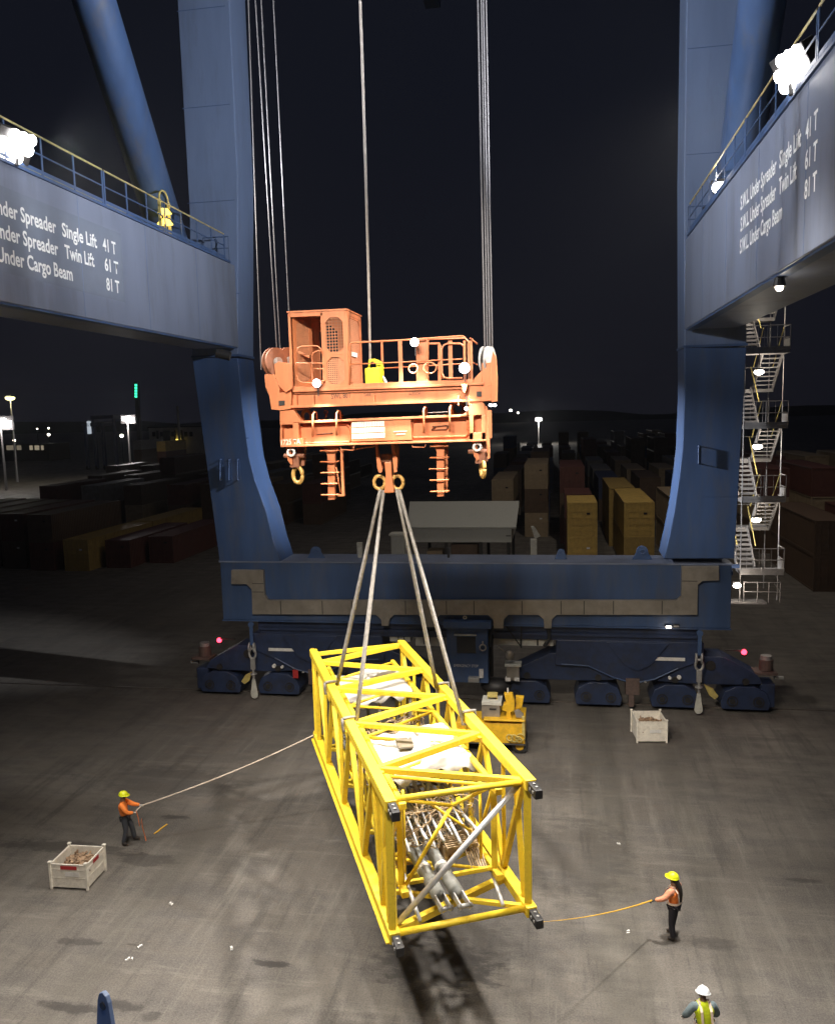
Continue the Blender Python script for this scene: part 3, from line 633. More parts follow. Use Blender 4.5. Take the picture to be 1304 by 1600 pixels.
# stair tower beside the right leg
SX0, SX1, SXM = 8.45, 10.35, 9.38
YA, YB = 39.5, 43.2
MST = mat('stair_galvanised', (0.32, 0.30, 0.29), 0.5, 0.3, 0.2, 6)
levels = [5.86, 9.25, 12.63, 16.0, 19.4]
for i, z in enumerate(levels):
    lnd = M().bx(SX0, SX1, YA, YA+1.0, z-0.16, z).build('stair_landing', MST, CR)
    m = M()
    m.bx(SX0, SX1, YA-0.01, YA, z, z+0.14)
    for zz in (0.55, 1.08): m.path([(SX0, YA+1, z+zz), (SX0, YA, z+zz), (SX1, YA, z+zz), (SX1, YA+1.0, z+zz)], 0.022, 6)
    for xx, yy in ((SX0, YA), (SX0+0.95, YA), (SX1, YA), (SX1, YA+1), (SX0, YA+1)): m.tube((xx, yy, z), (xx, yy, z+1.08), 0.022, 6)
    for k in range(1, 7): m.tube((SX0+k*0.27, YA, z), (SX0+k*0.27, YA, z+1.08), 0.010, 5)
    m.bx(SX1-0.02, SX1, YA, YA+1.0, z, z+0.5)
    m.build('landing_railing', MST, lnd)
    zm = z+1.69
    m = M(); n = 8
    for k in range(n):
        y = YA+1.05+k*0.215; zz = z+(k+1)*1.69/(n+0.5); m.bx(SX0+0.06, SXM-0.1, y, y+0.24, zz-0.09, zz)
    f1 = m.bar((SX0+0.04, YA+1.0, z), (SX0+0.04, YA+2.75, zm), 0.05, 0.28).bar((SXM-0.08, YA+1.0, z), (SXM-0.08, YA+2.75, zm), 0.05, 0.28).build('stair_flight', MST, CR)
    M().tube((SX0+0.03, YA+0.95, z+1.05), (SX0+0.03, YA+2.75, zm+1.05), 0.026, 6).tube((SXM-0.07, YA+0.95, z+1.05), (SXM-0.07, YA+2.75, zm+1.05), 0.026, 6).build('handrail', MYR, f1)
    l2 = M().bx(SX0, SX1, YA+2.75, YA+3.6, zm-0.16, zm).build('stair_landing', MST, CR)
    M().path([(SX0, YA+2.8, zm+1.05), (SX0, YA+3.6, zm+1.05), (SX1, YA+3.6, zm+1.05), (SX1, YA+2.8, zm+1.05)], 0.022, 6).build('landing_railing', MST, l2)
    if i < len(levels)-1:
        z2 = levels[i+1]; m = M(); n = 8
        for k in range(n):
            y = YA+2.72-(k+1)*0.215; zz = zm+(k+1)*(z2-zm)/(n+0.5); m.bx(SXM+0.08, SX1-0.06, y, y+0.24, zz-0.05, zz)
        f2 = m.bar((SXM+0.05, YA+2.75, zm), (SXM+0.05, YA+1.0, z2), 0.05, 0.28).bar((SX1-0.04, YA+2.75, zm), (SX1-0.04, YA+1.0, z2), 0.05, 0.28).build('stair_flight', MST, CR)
        M().tube((SXM+0.05, YA+2.75, zm+1.05), (SXM+0.05, YA+1.0, z2+1.05), 0.026, 6).tube((SX1-0.03, YA+2.75, zm+1.05), (SX1-0.03, YA+1.0, z2+1.05), 0.026, 6).build('handrail', MYR, f2)
        M().tube((SX1-0.1, YA-0.02, z+0.05), (SX1-0.45, YA-0.02, z-0.0), 0.02).build('kick_bar', MST, f2)
        # lamp below the next landing
        lx_, lz_ = 9.12-0.02*i, z2-0.62-0.35
        q = M().bx(lx_-0.16, lx_+0.16, YA+0.02, YA+0.22, lz_+0.08, lz_+0.16).tube((lx_, YA+0.12, lz_+0.16), (lx_, YA+0.12, z2-0.05), 0.02, 6).build('stair_lamp', MBK, CR)
        M().sphere((lx_, YA+0.12, lz_), 0.19, 12, 8, (1.15, 0.8, 0.7)).build('lamp_lens', E_LAMP, q, smooth=True)
        lamp('stair_light', 'POINT', (lx_, YA+0.45, lz_-0.15), 130, WARM, None, 0.1)
    else: pass
for xx, yy in ((SX0, YA+0.02), (SX1, YA+1.0), (SX0, YA+3.6), (SX1, YA+3.6)):
    M().tube((xx, yy, 4.3), (xx, yy, 21.5), 0.03, 6).build('tower_post', MST, CR)
b0 = M().bx(7.9, 9.6, YA-0.2, YA+0.6, 4.36, 4.43).build('stair_landing', MST, CR)
m = M()
for zz in (0.5, 0.95): m.path([(8.6, YA-0.1, 4.43+zz), (10.2, YA-0.1, 4.43+zz), (10.2, YA+0.9, 4.6+zz)], 0.025, 6)
for xx in (8.6, 9.2, 9.7, 10.2): m.tube((xx, YA-0.1, 4.43), (xx, YA-0.1, 5.4), 0.022, 6)
m.build('landing_railing', MST, b0)
a = at(1151, 915, Y=YA-0.3); q = M().bx(a.x-0.16, a.x+0.16, YA-0.25, YA-0.1, a.z-0.1, a.z+0.16).build('stair_lamp', MBK, CR)
M().sphere((a.x, YA-0.3, a.z), 0.15, 12, 8, (1.2, 0.7, 0.8)).build('lamp_lens', E_LAMP, q, smooth=True)
lamp('stair_light', 'POINT', (a.x+0.1, YA-0.6, a.z), 60, WARM, None, 0.1)
M().bx(7.45, SX0, YA+0.1, YA+0.3, 6.0, 6.15).bx(7.5, 7.9, YF+1.9, YA+0.3, 5.9, 6.1).build('tower_bracket', MB, CR)
M().bx(7.5, SX0, YA+0.1, YA+0.3, 16.0, 16.15).build('tower_bracket', MB, CR)

# ------------------------------------------------------------------ headblock with cabin platform (hangs on the hoist ropes)
YS = 20.3; DS = 1.7
def q(x, y, Y=YS): return at(x, y, Y=Y)
def quadbox(name, tl, tr, br, bl, Y, dy, m, parent, bevel=0.01):
    P = [q(*p, Y) for p in (bl, br, tr, tl)]
    return M().prism([(p.x, Y, p.z) for p in P], (0, dy, 0)).build(name, m, parent, bevel)
def poly(name, px, Y, dy, m, parent, bevel=0.008):
    P = [q(*p, Y) for p in px]
    return M().prism([(p.x, Y, p.z) for p in P], (0, dy, 0)).build(name, m, parent, bevel)
hb0 = q(600, 630)
HB = empty('lifting_headblock', (hb0.x, YS+DS/2, hb0.z))
tag(HB, 'upper orange lifting frame with wire mesh cabin and railed platform hung from ropes', 'headblock')
def c1(x, y): return (400+x*0.3067, 460+y*0.3067)      # crop coordinates used while measuring
quadbox('main_beam', c1(190, 497), c1(1155, 458), c1(1155, 540), c1(180, 575), YS+0.05, 0.22, MOR, HB)
quadbox('main_beam', c1(200, 497), c1(1150, 458), c1(1150, 540), c1(200, 575), YS+DS-0.22, 0.22, MOR, HB)
quadbox('beam_flange', c1(186, 486), c1(1158, 448), c1(1158, 460), c1(186, 498), YS-0.06, DS+0.1, MOR, HB, 0.005)
quadbox('beam_flange', c1(125, 566), c1(1155, 532), c1(1155, 543), c1(125, 580), YS-0.06, 0.42, MOR, HB, 0.005)
m = M()
for cx_ in (205, 292, 600, 1030, 1085):
    p = q(*c1(cx_, 500)); r_ = q(*c1(cx_, 560)); m.bx(p.x-0.02, p.x+0.02, YS-0.05, YS+0.05, r_.z-0.02, p.z-0.06)
m.build('stiffener', MOR, HB)
# end blocks with sheaves
poly('sheave_housing', [c1(*p) for p in ((92, 355), (112, 342), (182, 352), (182, 480), (150, 500), (120, 470), (98, 420))], YS-0.16, 0.08, MOR, HB)
poly('sheave_housing', [c1(*p) for p in ((42, 408), (90, 405), (118, 470), (118, 590), (78, 586), (68, 520), (48, 470))], YS-0.05, 1.8, MOR, HB)
poly('end_block', [c1(*p) for p in ((118, 500), (178, 495), (178, 582), (118, 592))], YS-0.08, 1.8, MOR, HB)
poly('sheave_housing', [c1(*p) for p in ((1150, 350), (1195, 345), (1195, 540), (1152, 545), (1150, 480))], YS-0.02, 0.1, MOR, HB)
poly('sheave_housing', [c1(*p) for p in ((1150, 470), (1198, 462), (1198, 540), (1152, 545))], YS-0.12, 1.8, MOR, HB)
sr = [c1(*p) for p in ((1196, 340), (1206, 285), (1222, 320), (1228, 420), (1226, 545), (1198, 548))]
poly('side_plate', sr, YS-0.14, 0.12, MOR, HB)
poly('side_plate', sr, YS+1.5, 0.12, MOR, HB)
poly('end_gusset', [c1(*p) for p in ((1095, 445), (1150, 385), (1150, 455), (1095, 460))], YS+0.05, 0.12, MOR, HB)
poly('end_block', [c1(*p) for p in ((1085, 462), (1155, 456), (1155, 560), (1085, 562))], YS-0.02, 0.5, MOR, HB)
for (cx_, cy_, Y) in ((95, 345, YS+0.15), (158, 340, YS+1.35)):
    p = q(*c1(cx_, cy_), Y); ax = V((0.88, -0.47, 0))
    s_ = M().disc(p, ax, 0.33, 0.10, 32).disc(p+ax*0.07, ax, 0.37, 0.03, 32).disc(p-ax*0.07, ax, 0.37, 0.03, 32).build('sheave', MRD, HB, smooth=False)
    M().disc(p, ax, 0.12, 0.34, 14).build('sheave_hub', MGV, s_)
for dx, Y in ((1172, YS+0.25), (1185, YS+0.95)):
    p = q(*c1(dx, 335), Y); ax = V((0.96, -0.25, 0))
    for k in (-0.06, 0.06): s_ = M().disc(p+ax*k, ax, 0.34, 0.05, 28).build('sheave', MGV, HB)
m = M(); a = q(*c1(130, 553), YS-0.1); m.bx(a.x-0.08, a.x+0.08, YS-0.1, YS-0.07, a.z-0.06, a.z+0.06); a = q(*c1(1135, 507), YS-0.04); m.bx(a.x-0.06, a.x+0.06, YS-0.04, YS, a.z-0.06, a.z+0.06); m.build('inspection_hole', MBK, HB)
# platform
pz = q(*c1(600, 470)).z
pf = M().bx(q(*c1(190, 490)).x, q(*c1(1095, 450)).x, YS+0.0, YS+DS, pz-0.12, pz-0.06).build('platform_floor', MOR, HB)
quadbox('kick_plate', c1(480, 455), c1(1095, 432), c1(1095, 450), c1(480, 478), YS-0.02, 0.03, MOR, HB, 0.003)
quadbox('kick_plate', c1(190, 474), c1(480, 462), c1(480, 482), c1(190, 492), YS-0.02, 0.03, MOR, HB, 0.003)
# cabin
x0 = q(*c1(176, 300)).x; x1 = q(*c1(462, 300)).x; zt = q(*c1(320, 82)).z; zb = pz-0.05; y0 = YS+0.03; y1 = YS+1.5; xm = q(*c1(340, 300)).x
CBN = M()
t = 0.06
for (xx, yy) in ((x0, y0), (x1, y0), (x0, y1), (x1, y1), (xm, y0)): CBN.bx(xx-t/2, xx+t/2, yy-t/2, yy+t/2, zb, zt-0.05)
CBN.bx(x0, x1, y0-0.03, y0+0.03, zt-0.13, zt-0.02).bx(x0, x1, y1-0.03, y1+0.03, zt-0.13, zt-0.02).bx(x0-0.03, x0+0.03, y0, y1, zt-0.13, zt-0.02).bx(x1-0.03, x1+0.03, y0, y1, zt-0.13, zt-0.02)
CBN.bx(x0, x1, y0-0.028, y0+0.028, zb, zb+0.12).bx(x1-0.028, x1+0.028, y0, y1, zb, zb+0.1)
cab = CBN.build('cabin_frame', MOR, HB, 0.008)
M().bx(x0-0.05, x1+0.05, y0-0.05, y1+0.05, zt-0.018, zt+0.02).build('cabin_roof', MOR, cab)
def mesh_panel(name, o, du, dv, w, h_, parent, n=0.07, tk=0.02, m_=MOD):
    o = V(o); du = V(du); dv = V(dv); nn = du.cross(dv); mm = M()
    k = int(w/n)
    for i in range(k+1): c = o+du*(i*n+0.01); mm.prism([c, c+du*tk, c+du*tk+dv*h_, c+dv*h_], nn*0.006)
    k = int(h_/n)
    for i in range(k+1): c = o+dv*(i*n+0.01)+nn*0.006; mm.prism([c, c+du*w, c+du*w+dv*tk, c+dv*tk], nn*0.006)
    return mm.build(name, m_, parent)
def framed(name, o, du, dv, w, h_, parent, fr=0.09, cham=0.14):
    """plate with an octagonal hole"""
    o = V(o); du = V(du); dv = V(dv); nn = du.cross(dv)
    def P(u, v): return o+du*u+dv*v
    out = [(0, 0), (w, 0), (w, h_), (0, h_)]
    inn = [(fr+cham, fr), (w-fr-cham, fr), (w-fr, fr+cham), (w-fr, h_-fr-cham), (w-fr-cham, h_-fr), (fr+cham, h_-fr), (fr, h_-fr-cham), (fr, fr+cham)]
    qs = [[out[0], out[1], inn[1], inn[0]], [out[1], inn[2], inn[1]], [out[1], out[2], inn[3], inn[2]], [out[2], inn[4], inn[3]], [out[2], out[3], inn[5], inn[4]], [out[3], inn[6], inn[5]], [out[3], out[0], inn[7], inn[6]], [out[0], inn[0], inn[7]]]
    mm = M()
    for f in qs: mm.prism([P(*p) for p in f], nn*0.02)
    return mm.build(name, MOR, parent)
hh = zt-zb-0.12
# fixed front panel, right half: upper and lower mesh windows
wR = x1-xm-0.05
p1 = framed('front_panel', (xm+0.03, y0-0.01, zb+hh*0.47), (1, 0, 0), (0, 0, 1), wR, hh*0.53, cab, 0.06, 0.12)
mesh_panel('wire_mesh', (xm+0.08, y0+0.02, zb+hh*0.5), (1, 0, 0), (0, 0, 1), wR-0.1, hh*0.46, p1, 0.075, 0.016)
p2_ = framed('front_panel', (xm+0.03, y0-0.01, zb+0.08), (1, 0, 0), (0, 0, 1), wR, hh*0.43, cab, 0.06, 0.12)
mesh_panel('wire_mesh', (xm+0.08, y0+0.02, zb+0.12), (1, 0, 0), (0, 0, 1), wR-0.1, hh*0.36, p2_, 0.05, 0.028)
# open front doorway on the left with its door swung inwards
d_ = V((0.55, 0.83, 0)).normalized()
dp = framed('cabin_door', (x0+0.05, y0+0.05, zb+0.1), d_, (0, 0, 1), 0.62, hh-0.06, cab, 0.10, 0.14)
mesh_panel('wire_mesh', V((x0+0.05, y0+0.05, zb+0.15))+d_*0.05, d_, (0, 0, 1), 0.55, hh-0.15, dp, 0.04, 0.026)
# back wall: left part with an open window, right part mesh
bw = framed('back_panel', (x0+0.25, y1, zb), (1, 0, 0), (0, 0, 1), xm-x0-0.15, hh, cab, 0.10, 0.16)
bp_ = framed('back_panel', (xm+0.1, y1, zb), (1, 0, 0), (0, 0, 1), x1-xm-0.12, hh, cab, 0.08, 0.14)
mesh_panel('wire_mesh', (xm+0.12, y1-0.02, zb), (1, 0, 0), (0, 0, 1), x1-xm-0.15, hh*0.5, bp_, 0.045, 0.03)
M().bx(x0, x0+0.25, y1, y1+0.02, zb, zt-0.1).build('back_panel', MOR, cab)
# side walls
sp_ = framed('side_panel', (x1, y0+0.03, zb), (0, 1, 0), (0, 0, 1), y1-y0-0.05, hh+0.02, cab, 0.07, 0.12)
mesh_panel('wire_mesh', (x1-0.01, y0+0.08, zb+0.05), (0, 1, 0), (0, 0, 1), y1-y0-0.15, hh-0.1, sp_, 0.045, 0.03)
mesh_panel('side_panel', (x0, y0+0.03, zb), (0, 1, 0), (0, 0, 1), y1-y0-0.06, hh, cab, 0.045, 0.03)
a = q(*c1(505, 292)); M().bx(x1+0.02, x1+0.03, y0+0.35, y0+0.95, zb+hh*0.46, zb+hh*0.52).build('name_plate', MWH, cab)
# railings of the platform
def tubes(name, lists, r, Y, m_, parent, n=7):
    mm = M()
    for L_ in lists: mm.path([q(*c1(*p), Y) for p in L_], r, n)
    return mm.build(name, m_, parent, smooth=True)
zr_ = 0.022
tubes('top_rail', [[(478, 455), (480, 252), (490, 246), (735, 233), (1040, 212), (1055, 213), (1080, 240), (1092, 262), (1092, 430)]], zr_, YS, MOR, HB)
tubes('top_rail', [[(540, 240), (1060, 222)]], zr_, YS+DS, MOR, HB)
tubes('middle_rail', [[(480, 356), (735, 345), (1050, 328)]], zr_*0.8, YS, MOR, HB)
tubes('middle_rail', [[(600, 378), (1060, 352)]], zr_*0.8, YS+DS, MOR, HB)
m = M()
for cx_, w in ((733, 0.05), (988, 0.05), (1088, 0.06)):
    a = q(*c1(cx_, 235)); b = q(*c1(cx_, 455)); m = M().bx(a.x-w, a.x+w, YS-0.015, YS+0.015, b.z, a.z).build('rail_post', MOR, HB)
for cx_ in (640, 870, 1060):
    a = q(*c1(cx_, 235), YS+DS); b = q(*c1(cx_, 440), YS+DS); M().bx(a.x-0.03, a.x+0.03, YS+DS-0.015, YS+DS+0.015, b.z, a.z).build('rail_post', MOR, HB)
for xx in (q(*c1(1092, 300)).x,):
    M().tube((xx, YS, pz+1.1), (xx, YS+DS, pz+1.1), zr_, 6).tube((xx, YS, pz+0.55), (xx, YS+DS, pz+0.55), zr_*0.8, 6).build('side_rail', MOR, HB)
quadbox('column_plate', c1(815, 230), c1(868, 226), c1(868, 442), c1(815, 446), YS+0.1, 0.05, MOR, HB)
quadbox('column_plate', c1(868, 226), c1(876, 226), c1(876, 442), c1(868, 442), YS-0.02, 0.14, MOR, HB)
quadbox('panel_frame', c1(876, 245), c1(935, 244), c1(935, 254), c1(876, 255), YS+0.05, 0.05, MOR, HB)
quadbox('panel_frame', c1(925, 254), c1(940, 254), c1(940, 440), c1(925, 440), YS+0.05, 0.05, MOR, HB)
tubes('gate', [[(950, 430), (946, 400), (945, 280), (955, 258), (975, 250), (1040, 250), (1058, 265)], [(948, 405), (955, 422), (975, 428), (1050, 425)]], 0.024, YS-0.06, MOR, HB)
a = q(*c1(800, 378), YS-0.1); M().torus(a, (0, 1, 0), 0.11, 0.018, 18, 6).build('hose_loop', MOR, HB)
a = q(*c1(885, 374), YS-0.1); M().torus(a, (0, 1, 0), 0.13, 0.018, 18, 6, sc=(1.2, 1)).build('hose_loop', MOR, HB)
tubes('hand_rail', [[(205, 300), (215, 270), (235, 264), (310, 262), (328, 275), (335, 300)], [(205, 410), (215, 440), (240, 450), (340, 450)], [(285, 450), (285, 310), (292, 295), (310, 288), (335, 286)], [(205, 350), (340, 350)], [(285, 378), (340, 378)]], 0.016, YS-0.12, MOR, HB)
for cx_, cy_ in ((215, 355), (345, 440)):
    a = q(*c1(cx_, cy_)); M().bx(a.x-0.03, a.x+0.03, YS-0.12, YS, a.z-0.02, a.z+0.02).build('rail_bracket', MOR, HB)
quadbox('control_shelf', c1(212, 285), c1(272, 310), c1(272, 325), c1(212, 300), YS+0.2, 0.3, MOR, HB)
# lamps on the headblock
for (cx_, cy_, R_, pw) in ((308, 452, 0.12, 0), (806, 243, 0.12, 0), (1060, 375, 0.15, 0), (1070, 582, 0.05, 0)):
    a = q(*c1(cx_, cy_), YS-0.25)
    l_ = M().tube((a.x, a.y+0.05, a.z), (a.x, a.y+0.22, a.z-0.02), R_*0.8, 12, R_*0.4).tube((a.x, a.y+0.12, a.z), (a.x, a.y+0.12, a.z-(0.32 if R_ > 0.1 else -0.3)), 0.015, 6).build('work_lamp', MBK, HB)
    M().sphere((a.x, a.y, a.z), R_*0.85, 14, 10, (1, 0.5, 1)).build('lamp_lens', E_FLOOD, l_, smooth=True)
for (cx_, cy_) in ((308, 452), (806, 243), (1060, 375)):
    a = q(*c1(cx_, cy_), YS-0.25); lamp('work_lamp_light', 'SPOT', (a.x, a.y-0.15, a.z-0.1), 2100, NEUT, (-4.3, 18.6, 4), 0.12, 95, 1.0)
poly('lamp_cone', [c1(*p) for p in ((1043, 455), (1078, 455), (1064, 500), (1058, 500))], YS-0.16, 0.06, MOR, HB, 0)
text_mesh('SWL 80T', q(*c1(383, 532), YS+0.045), (1, 0, 0.04), (-0.03, 0, 1), 0.13, 0.52, MTXB, HB, bold=0.01)
text_mesh('TARE', q(*c1(548, 520), YS+0.045), (1, 0, 0.04), (-0.03, 0, 1), 0.08, 0.19, MTXB, HB, bold=0.01)
text_mesh('HEAD', q(*c1(782, 500), YS+0.045), (1, 0, 0.04), (-0.03, 0, 1), 0.055, 0.22, MTXB, HB)
text_mesh('BLOCK', q(*c1(779, 514), YS+0.045), (1, 0, 0.04), (-0.03, 0, 1), 0.055, 0.3, MTXB, HB)
# yellow-green cable basket and power cable
BKT = quadbox('cable_basket', c1(553, 375), c1(630, 371), c1(632, 453), c1(556, 456), YS+0.05, 0.45, MBX, HB, 0.02)
poly('basket_arch', [c1(*p) for p in ((568, 375), (575, 330), (605, 326), (612, 345), (604, 352), (600, 340), (583, 342), (578, 375))], YS+0.1, 0.06, MBX, BKT, 0)
poly('basket_arch', [c1(*p) for p in ((612, 372), (608, 330), (630, 340), (638, 372), (636, 450), (628, 450))], YS+0.1, 0.3, MBX, BKT, 0.01)
M().path([q(*c1(628, 410), YS+0.3), q(*c1(650, 425), YS+0.3), q(*c1(662, 450), YS+0.3)], 0.035, 8).build('hose', MWH, BKT)
m = M(); m.path([q(578, 566, YS+0.35), q(577, 500, YS+0.35), q(575.5, 430, YS+0.35), q(572, 300, YS+0.35), q(566, 100, YS+0.35), q(560.5, -60, YS+0.35), q(559, -600, YS+0.35)], 0.032, 8)
tag(m.build('power_cable', MRPL), 'single thick pale power cable dropping from above into the yellow cable basket', 'cable')
# hoist ropes
RP = [((408, 578), (388, 0), YS+0.15, 'leftmost thin hoist rope beside the blue leg, running up from the front left sheave'),
      ((433, 556), (399, 0), YS+1.2, 'second hoist rope from the left, above the orange headblock'),
      ((438, 556), (408, 0), YS+1.4, 'third hoist rope from the left, close beside its twin'),
      ((452, 500), (427, 0), YS+1.5, 'fourth hoist rope from the left, passing behind the mesh cabin corner'),
      ((757, 548), (746, 0), YS+0.15, 'leftmost of the four close hoist ropes over the right end sheaves'),
      ((761, 546), (751, 0), YS+0.3, 'second of the four close hoist ropes over the right end sheaves'),
      ((765, 548), (754.5, 0), YS+0.9, 'third of the four close hoist ropes over the right end sheaves'),
      ((769, 552), (759, 0), YS+1.05, 'rightmost of the four close hoist ropes over the right end sheaves')]
for i, (pb, pt_, Y, lab) in enumerate(RP):
    a = q(*pb, Y); b = q(*pt_, Y+0.0); d = (b-a); 
    o = M().path([a, b, a+d*3.0], 0.014 if i < 4 else 0.020, 6).build('hoist_rope', MRP); tag(o, lab, 'wire rope', 'hoist ropes holding the headblock')

# ------------------------------------------------------------------ cargo beam under the headblock
cb0 = q(600, 700)
CG = empty('cargo_beam', (cb0.x, YS+DS/2, cb0.z))
tag(CG, 'lower orange cargo beam with white stencilled panel and central hook below the headblock', 'cargo beam')
quadbox('main_beam', c1(188, 655), c1(1110, 618), c1(1110, 742), c1(188, 768), YS+0.16, 0.05, MOR, CG)
quadbox('main_beam', c1(188, 655), c1(1110, 618), c1(1110, 742), c1(188, 768), YS+DS-0.2, 0.05, MOR, CG)
quadbox('beam_flange', c1(186, 646), c1(1115, 608), c1(1115, 620), c1(186, 658), YS-0.02, DS, MOR, CG, 0.005)
quadbox('beam_flange', c1(125, 768), c1(1170, 738), c1(1170, 747), c1(125, 778), YS-0.08, DS+0.1, MOR, CG, 0.005)
# end frames
ef = M()
def fr_(pts, Y, dy): P = [q(*c1(*p), Y) for p in pts]; ef.prism([(p.x, Y, p.z) for p in P], (0, dy, 0))
for pts in (((120, 590), (190, 588), (215, 625), (240, 650), (122, 658)), ((122, 686), (132, 686), (132, 735), (122, 735)), ((186, 655), (216, 655), (216, 735), (186, 738)), ((122, 656), (190, 654), (190, 662), (122, 664)),
            ((122, 735), (240, 732), (240, 768), (124, 772)),
            ((1085, 560), (1160, 552), (1165, 600), (1165, 612), (1040, 618), (1070, 600)), ((1085, 612), (1106, 612), (1106, 742), (1085, 742)), ((1148, 612), (1168, 612), (1168, 740), (1148, 741)), ((1085, 705), (1168, 702), (1168, 742), (1085, 743))):
    fr_(pts, YS-0.04, 0.22)
ef.build('end_frame', MOR, CG, 0.006)
fr = M(); 
quadbox('end_plate', c1(124, 655), c1(190, 652), c1(190, 740), c1(124, 742), YS+0.12, 0.1, MOR, CG)
quadbox('end_plate', c1(1100, 610), c1(1165, 608), c1(1165, 706), c1(1100, 708), YS+0.12, 0.1, MOR, CG)
sd = [c1(*p) for p in ((1165, 560), (1176, 575), (1184, 700), (1190, 760), (1190, 835), (1180, 838), (1172, 760), (1165, 742))]
poly('side_plate', sd, YS-0.02, 0.06, MOR, CG)
poly('side_plate', sd, YS+DS-0.15, 0.06, MOR, CG)
M().bx(q(*c1(1166, 600)).x, q(*c1(1174, 600)).x, YS, YS+DS-0.1, q(*c1(1170, 740)).z, q(*c1(1170, 590)).z).build('side_plate', MOR, CG)
# recess rims
for (xa, ya, xb, yb) in ((218, 668, 482, 752), (795, 628, 1078, 722)):
    pts = [(xa+25, ya), (xb-25, ya-10), (xb-5, ya+8), (xb, ya+25), (xb, yb-12), (xb-8, yb), (xa+8, yb+8), (xa, yb-6), (xa, ya+25), (xa+8, ya+6), (xa+25, ya)]
    tubes('recess_rim', [pts], 0.035, YS+0.15, MOR, CG, 6)
    cx_ = (xa+xb)/2
    tubes('pipe_outline', [[(cx_-40, ya+45), (cx_+40, ya+38)], [(cx_-45, ya+62), (cx_-20, ya+44)], [(cx_+30, ya+60), (cx_+45, ya+38)], [(cx_-45, ya+62), (cx_+30, ya+60)]][:1 if xa < 300 else 4], 0.01, YS+0.13, MTXB, CG, 5)
# sign panel in the middle: worn white blocks and a plain half
SP_ = quadbox('sign_panel', c1(484, 648), c1(788, 636), c1(792, 742), c1(486, 750), YS+0.02, 0.12, MOR, CG, 0.01)
mm = M()
rows = [(650, 676), (680, 706), (710, 736)]
rg = random.Random(3)
for ra, rb in rows:
    x = 488
    while x < 652:
        w = rg.choice((9, 11, 13)); sl = -(x-484)*0.04
        P = [q(*c1(x, rb+sl), YS+0.016), q(*c1(min(x+w, 655), rb+sl), YS+0.016), q(*c1(min(x+w, 655), ra+sl+1), YS+0.016), q(*c1(x, ra+sl+1), YS+0.016)]
        mm.prism(P, (0, -0.004, 0)); x += w+1.4
mm.build('stencil_lettering', MTXP, SP_)
mm = M()
for xa, xb, ya in ((700, 768, 694), (715, 760, 708)):
    P = [q(*c1(xa, ya+7), YS+0.016), q(*c1(xb, ya+4), YS+0.016), q(*c1(xb, ya), YS+0.016), q(*c1(xa, ya+3), YS+0.016)]; mm.prism(P, (0, -0.004, 0))
mm.build('stencil_lettering', MTXP, SP_)
text_mesh('1725 TA', q(*c1(128, 766), YS-0.046), (1, 0, 0.035), (0, 0, 1), 0.13, 0.52, MTXP, CG, bold=0.02)
# inverted U loops
for xa, xb, yt_, yb in ((288, 410, 612, 725), (853, 985, 585, 705)):
    for xx, dy in ((xa, 0), (xb, -6)):
        a = q(*c1(xx, yb+dy), YS-0.08); b = q(*c1(xx, yt_+dy), YS-0.08)
        M().path([a, b, (b.x+0.02, YS+0.0, b.z+0.06), (b.x+0.03, YS+0.15, b.z+0.06), (b.x+0.03, YS+0.2, b.z-0.15)], 0.026, 8).build('lifting_loop', MOR, CG, smooth=True)
M().tube(q(*c1(865, 603), YS+0.3), q(*c1(975, 598), YS+0.3), 0.012).build('loop_bar', MGV, CG)
for cx_, cy_, r_ in ((258, 620, 0.14), (420, 618, 0.10), (355, 600, 0.05), (1030, 580, 0.17)):
    a = q(*c1(cx_, cy_), YS+0.6); M().torus(a, (0.3, 1, 0), r_, r_*0.35, 18, 8).tube((a.x, a.y, a.z-r_), (a.x, a.y, a.z-r_-0.12), r_*0.7).build('lock_pin_housing', MRD if cx_ > 300 else MHK, CG, smooth=True)
# U frames under the beam
tubes('stowage_frame', [[(430, 770), (432, 790), (495, 794), (500, 766)]], 0.016, YS, MOR, CG)
tubes('stowage_frame', [[(795, 752), (796, 778), (860, 778), (864, 750)]], 0.016, YS, MOR, CG)
tubes('stowage_frame', [[(470, 768), (500, 790), (600, 772)]], 0.02, YS+0.9, MOR, CG)
# rung columns
for (cx_, y0_, y1_, side_) in ((382, 775, 1045, 1), (938, 752, 1028, 0)):
    P = [(cx_-42, y0_), (cx_+35, y0_-4), (cx_+20, y0_+35), (cx_+18, y1_), (cx_-16, y1_+3), (cx_-20, y0_+45)]
    col = poly('rung_column', [c1(*p) for p in P], YS+0.15, 0.16, MOR, CG)
    for k, yy in enumerate([y0_+20+i*(y1_-y0_-45)/4 for i in range(5)]):
        wl = (55, 55, 52, 50, 50)[k] if side_ else (52, 54, 55, 52, 50)[k]
        ww = (40, 34, 38, 30, 34)[k] if side_ else (38, 40, 36, 40, 42)[k]
        a = q(*c1(cx_-wl, yy+2), YS+0.06); b = q(*c1(cx_+ww, yy), YS+0.06)
        M().path([(a.x, a.y+0.2, a.z), a, b, (b.x, b.y+0.2, b.z)], 0.020, 8).build('rung', MOR, col, smooth=True)
    if side_:
        pp_ = [c1(*p) for p in ((428, 790), (440, 790), (450, 1028), (412, 1030), (414, 1020), (436, 1018))]
        poly('side_strut', pp_, YS+0.1, 0.1, MOR, col); tubes('side_strut', [[(408, 880), (430, 1010)]], 0.018, YS+0.1, MOR, col)
    else:
        poly('side_strut', [c1(*p) for p in ((958, 760), (976, 760), (976, 1010), (962, 1010))], YS+0.35, 0.1, MOR, col)
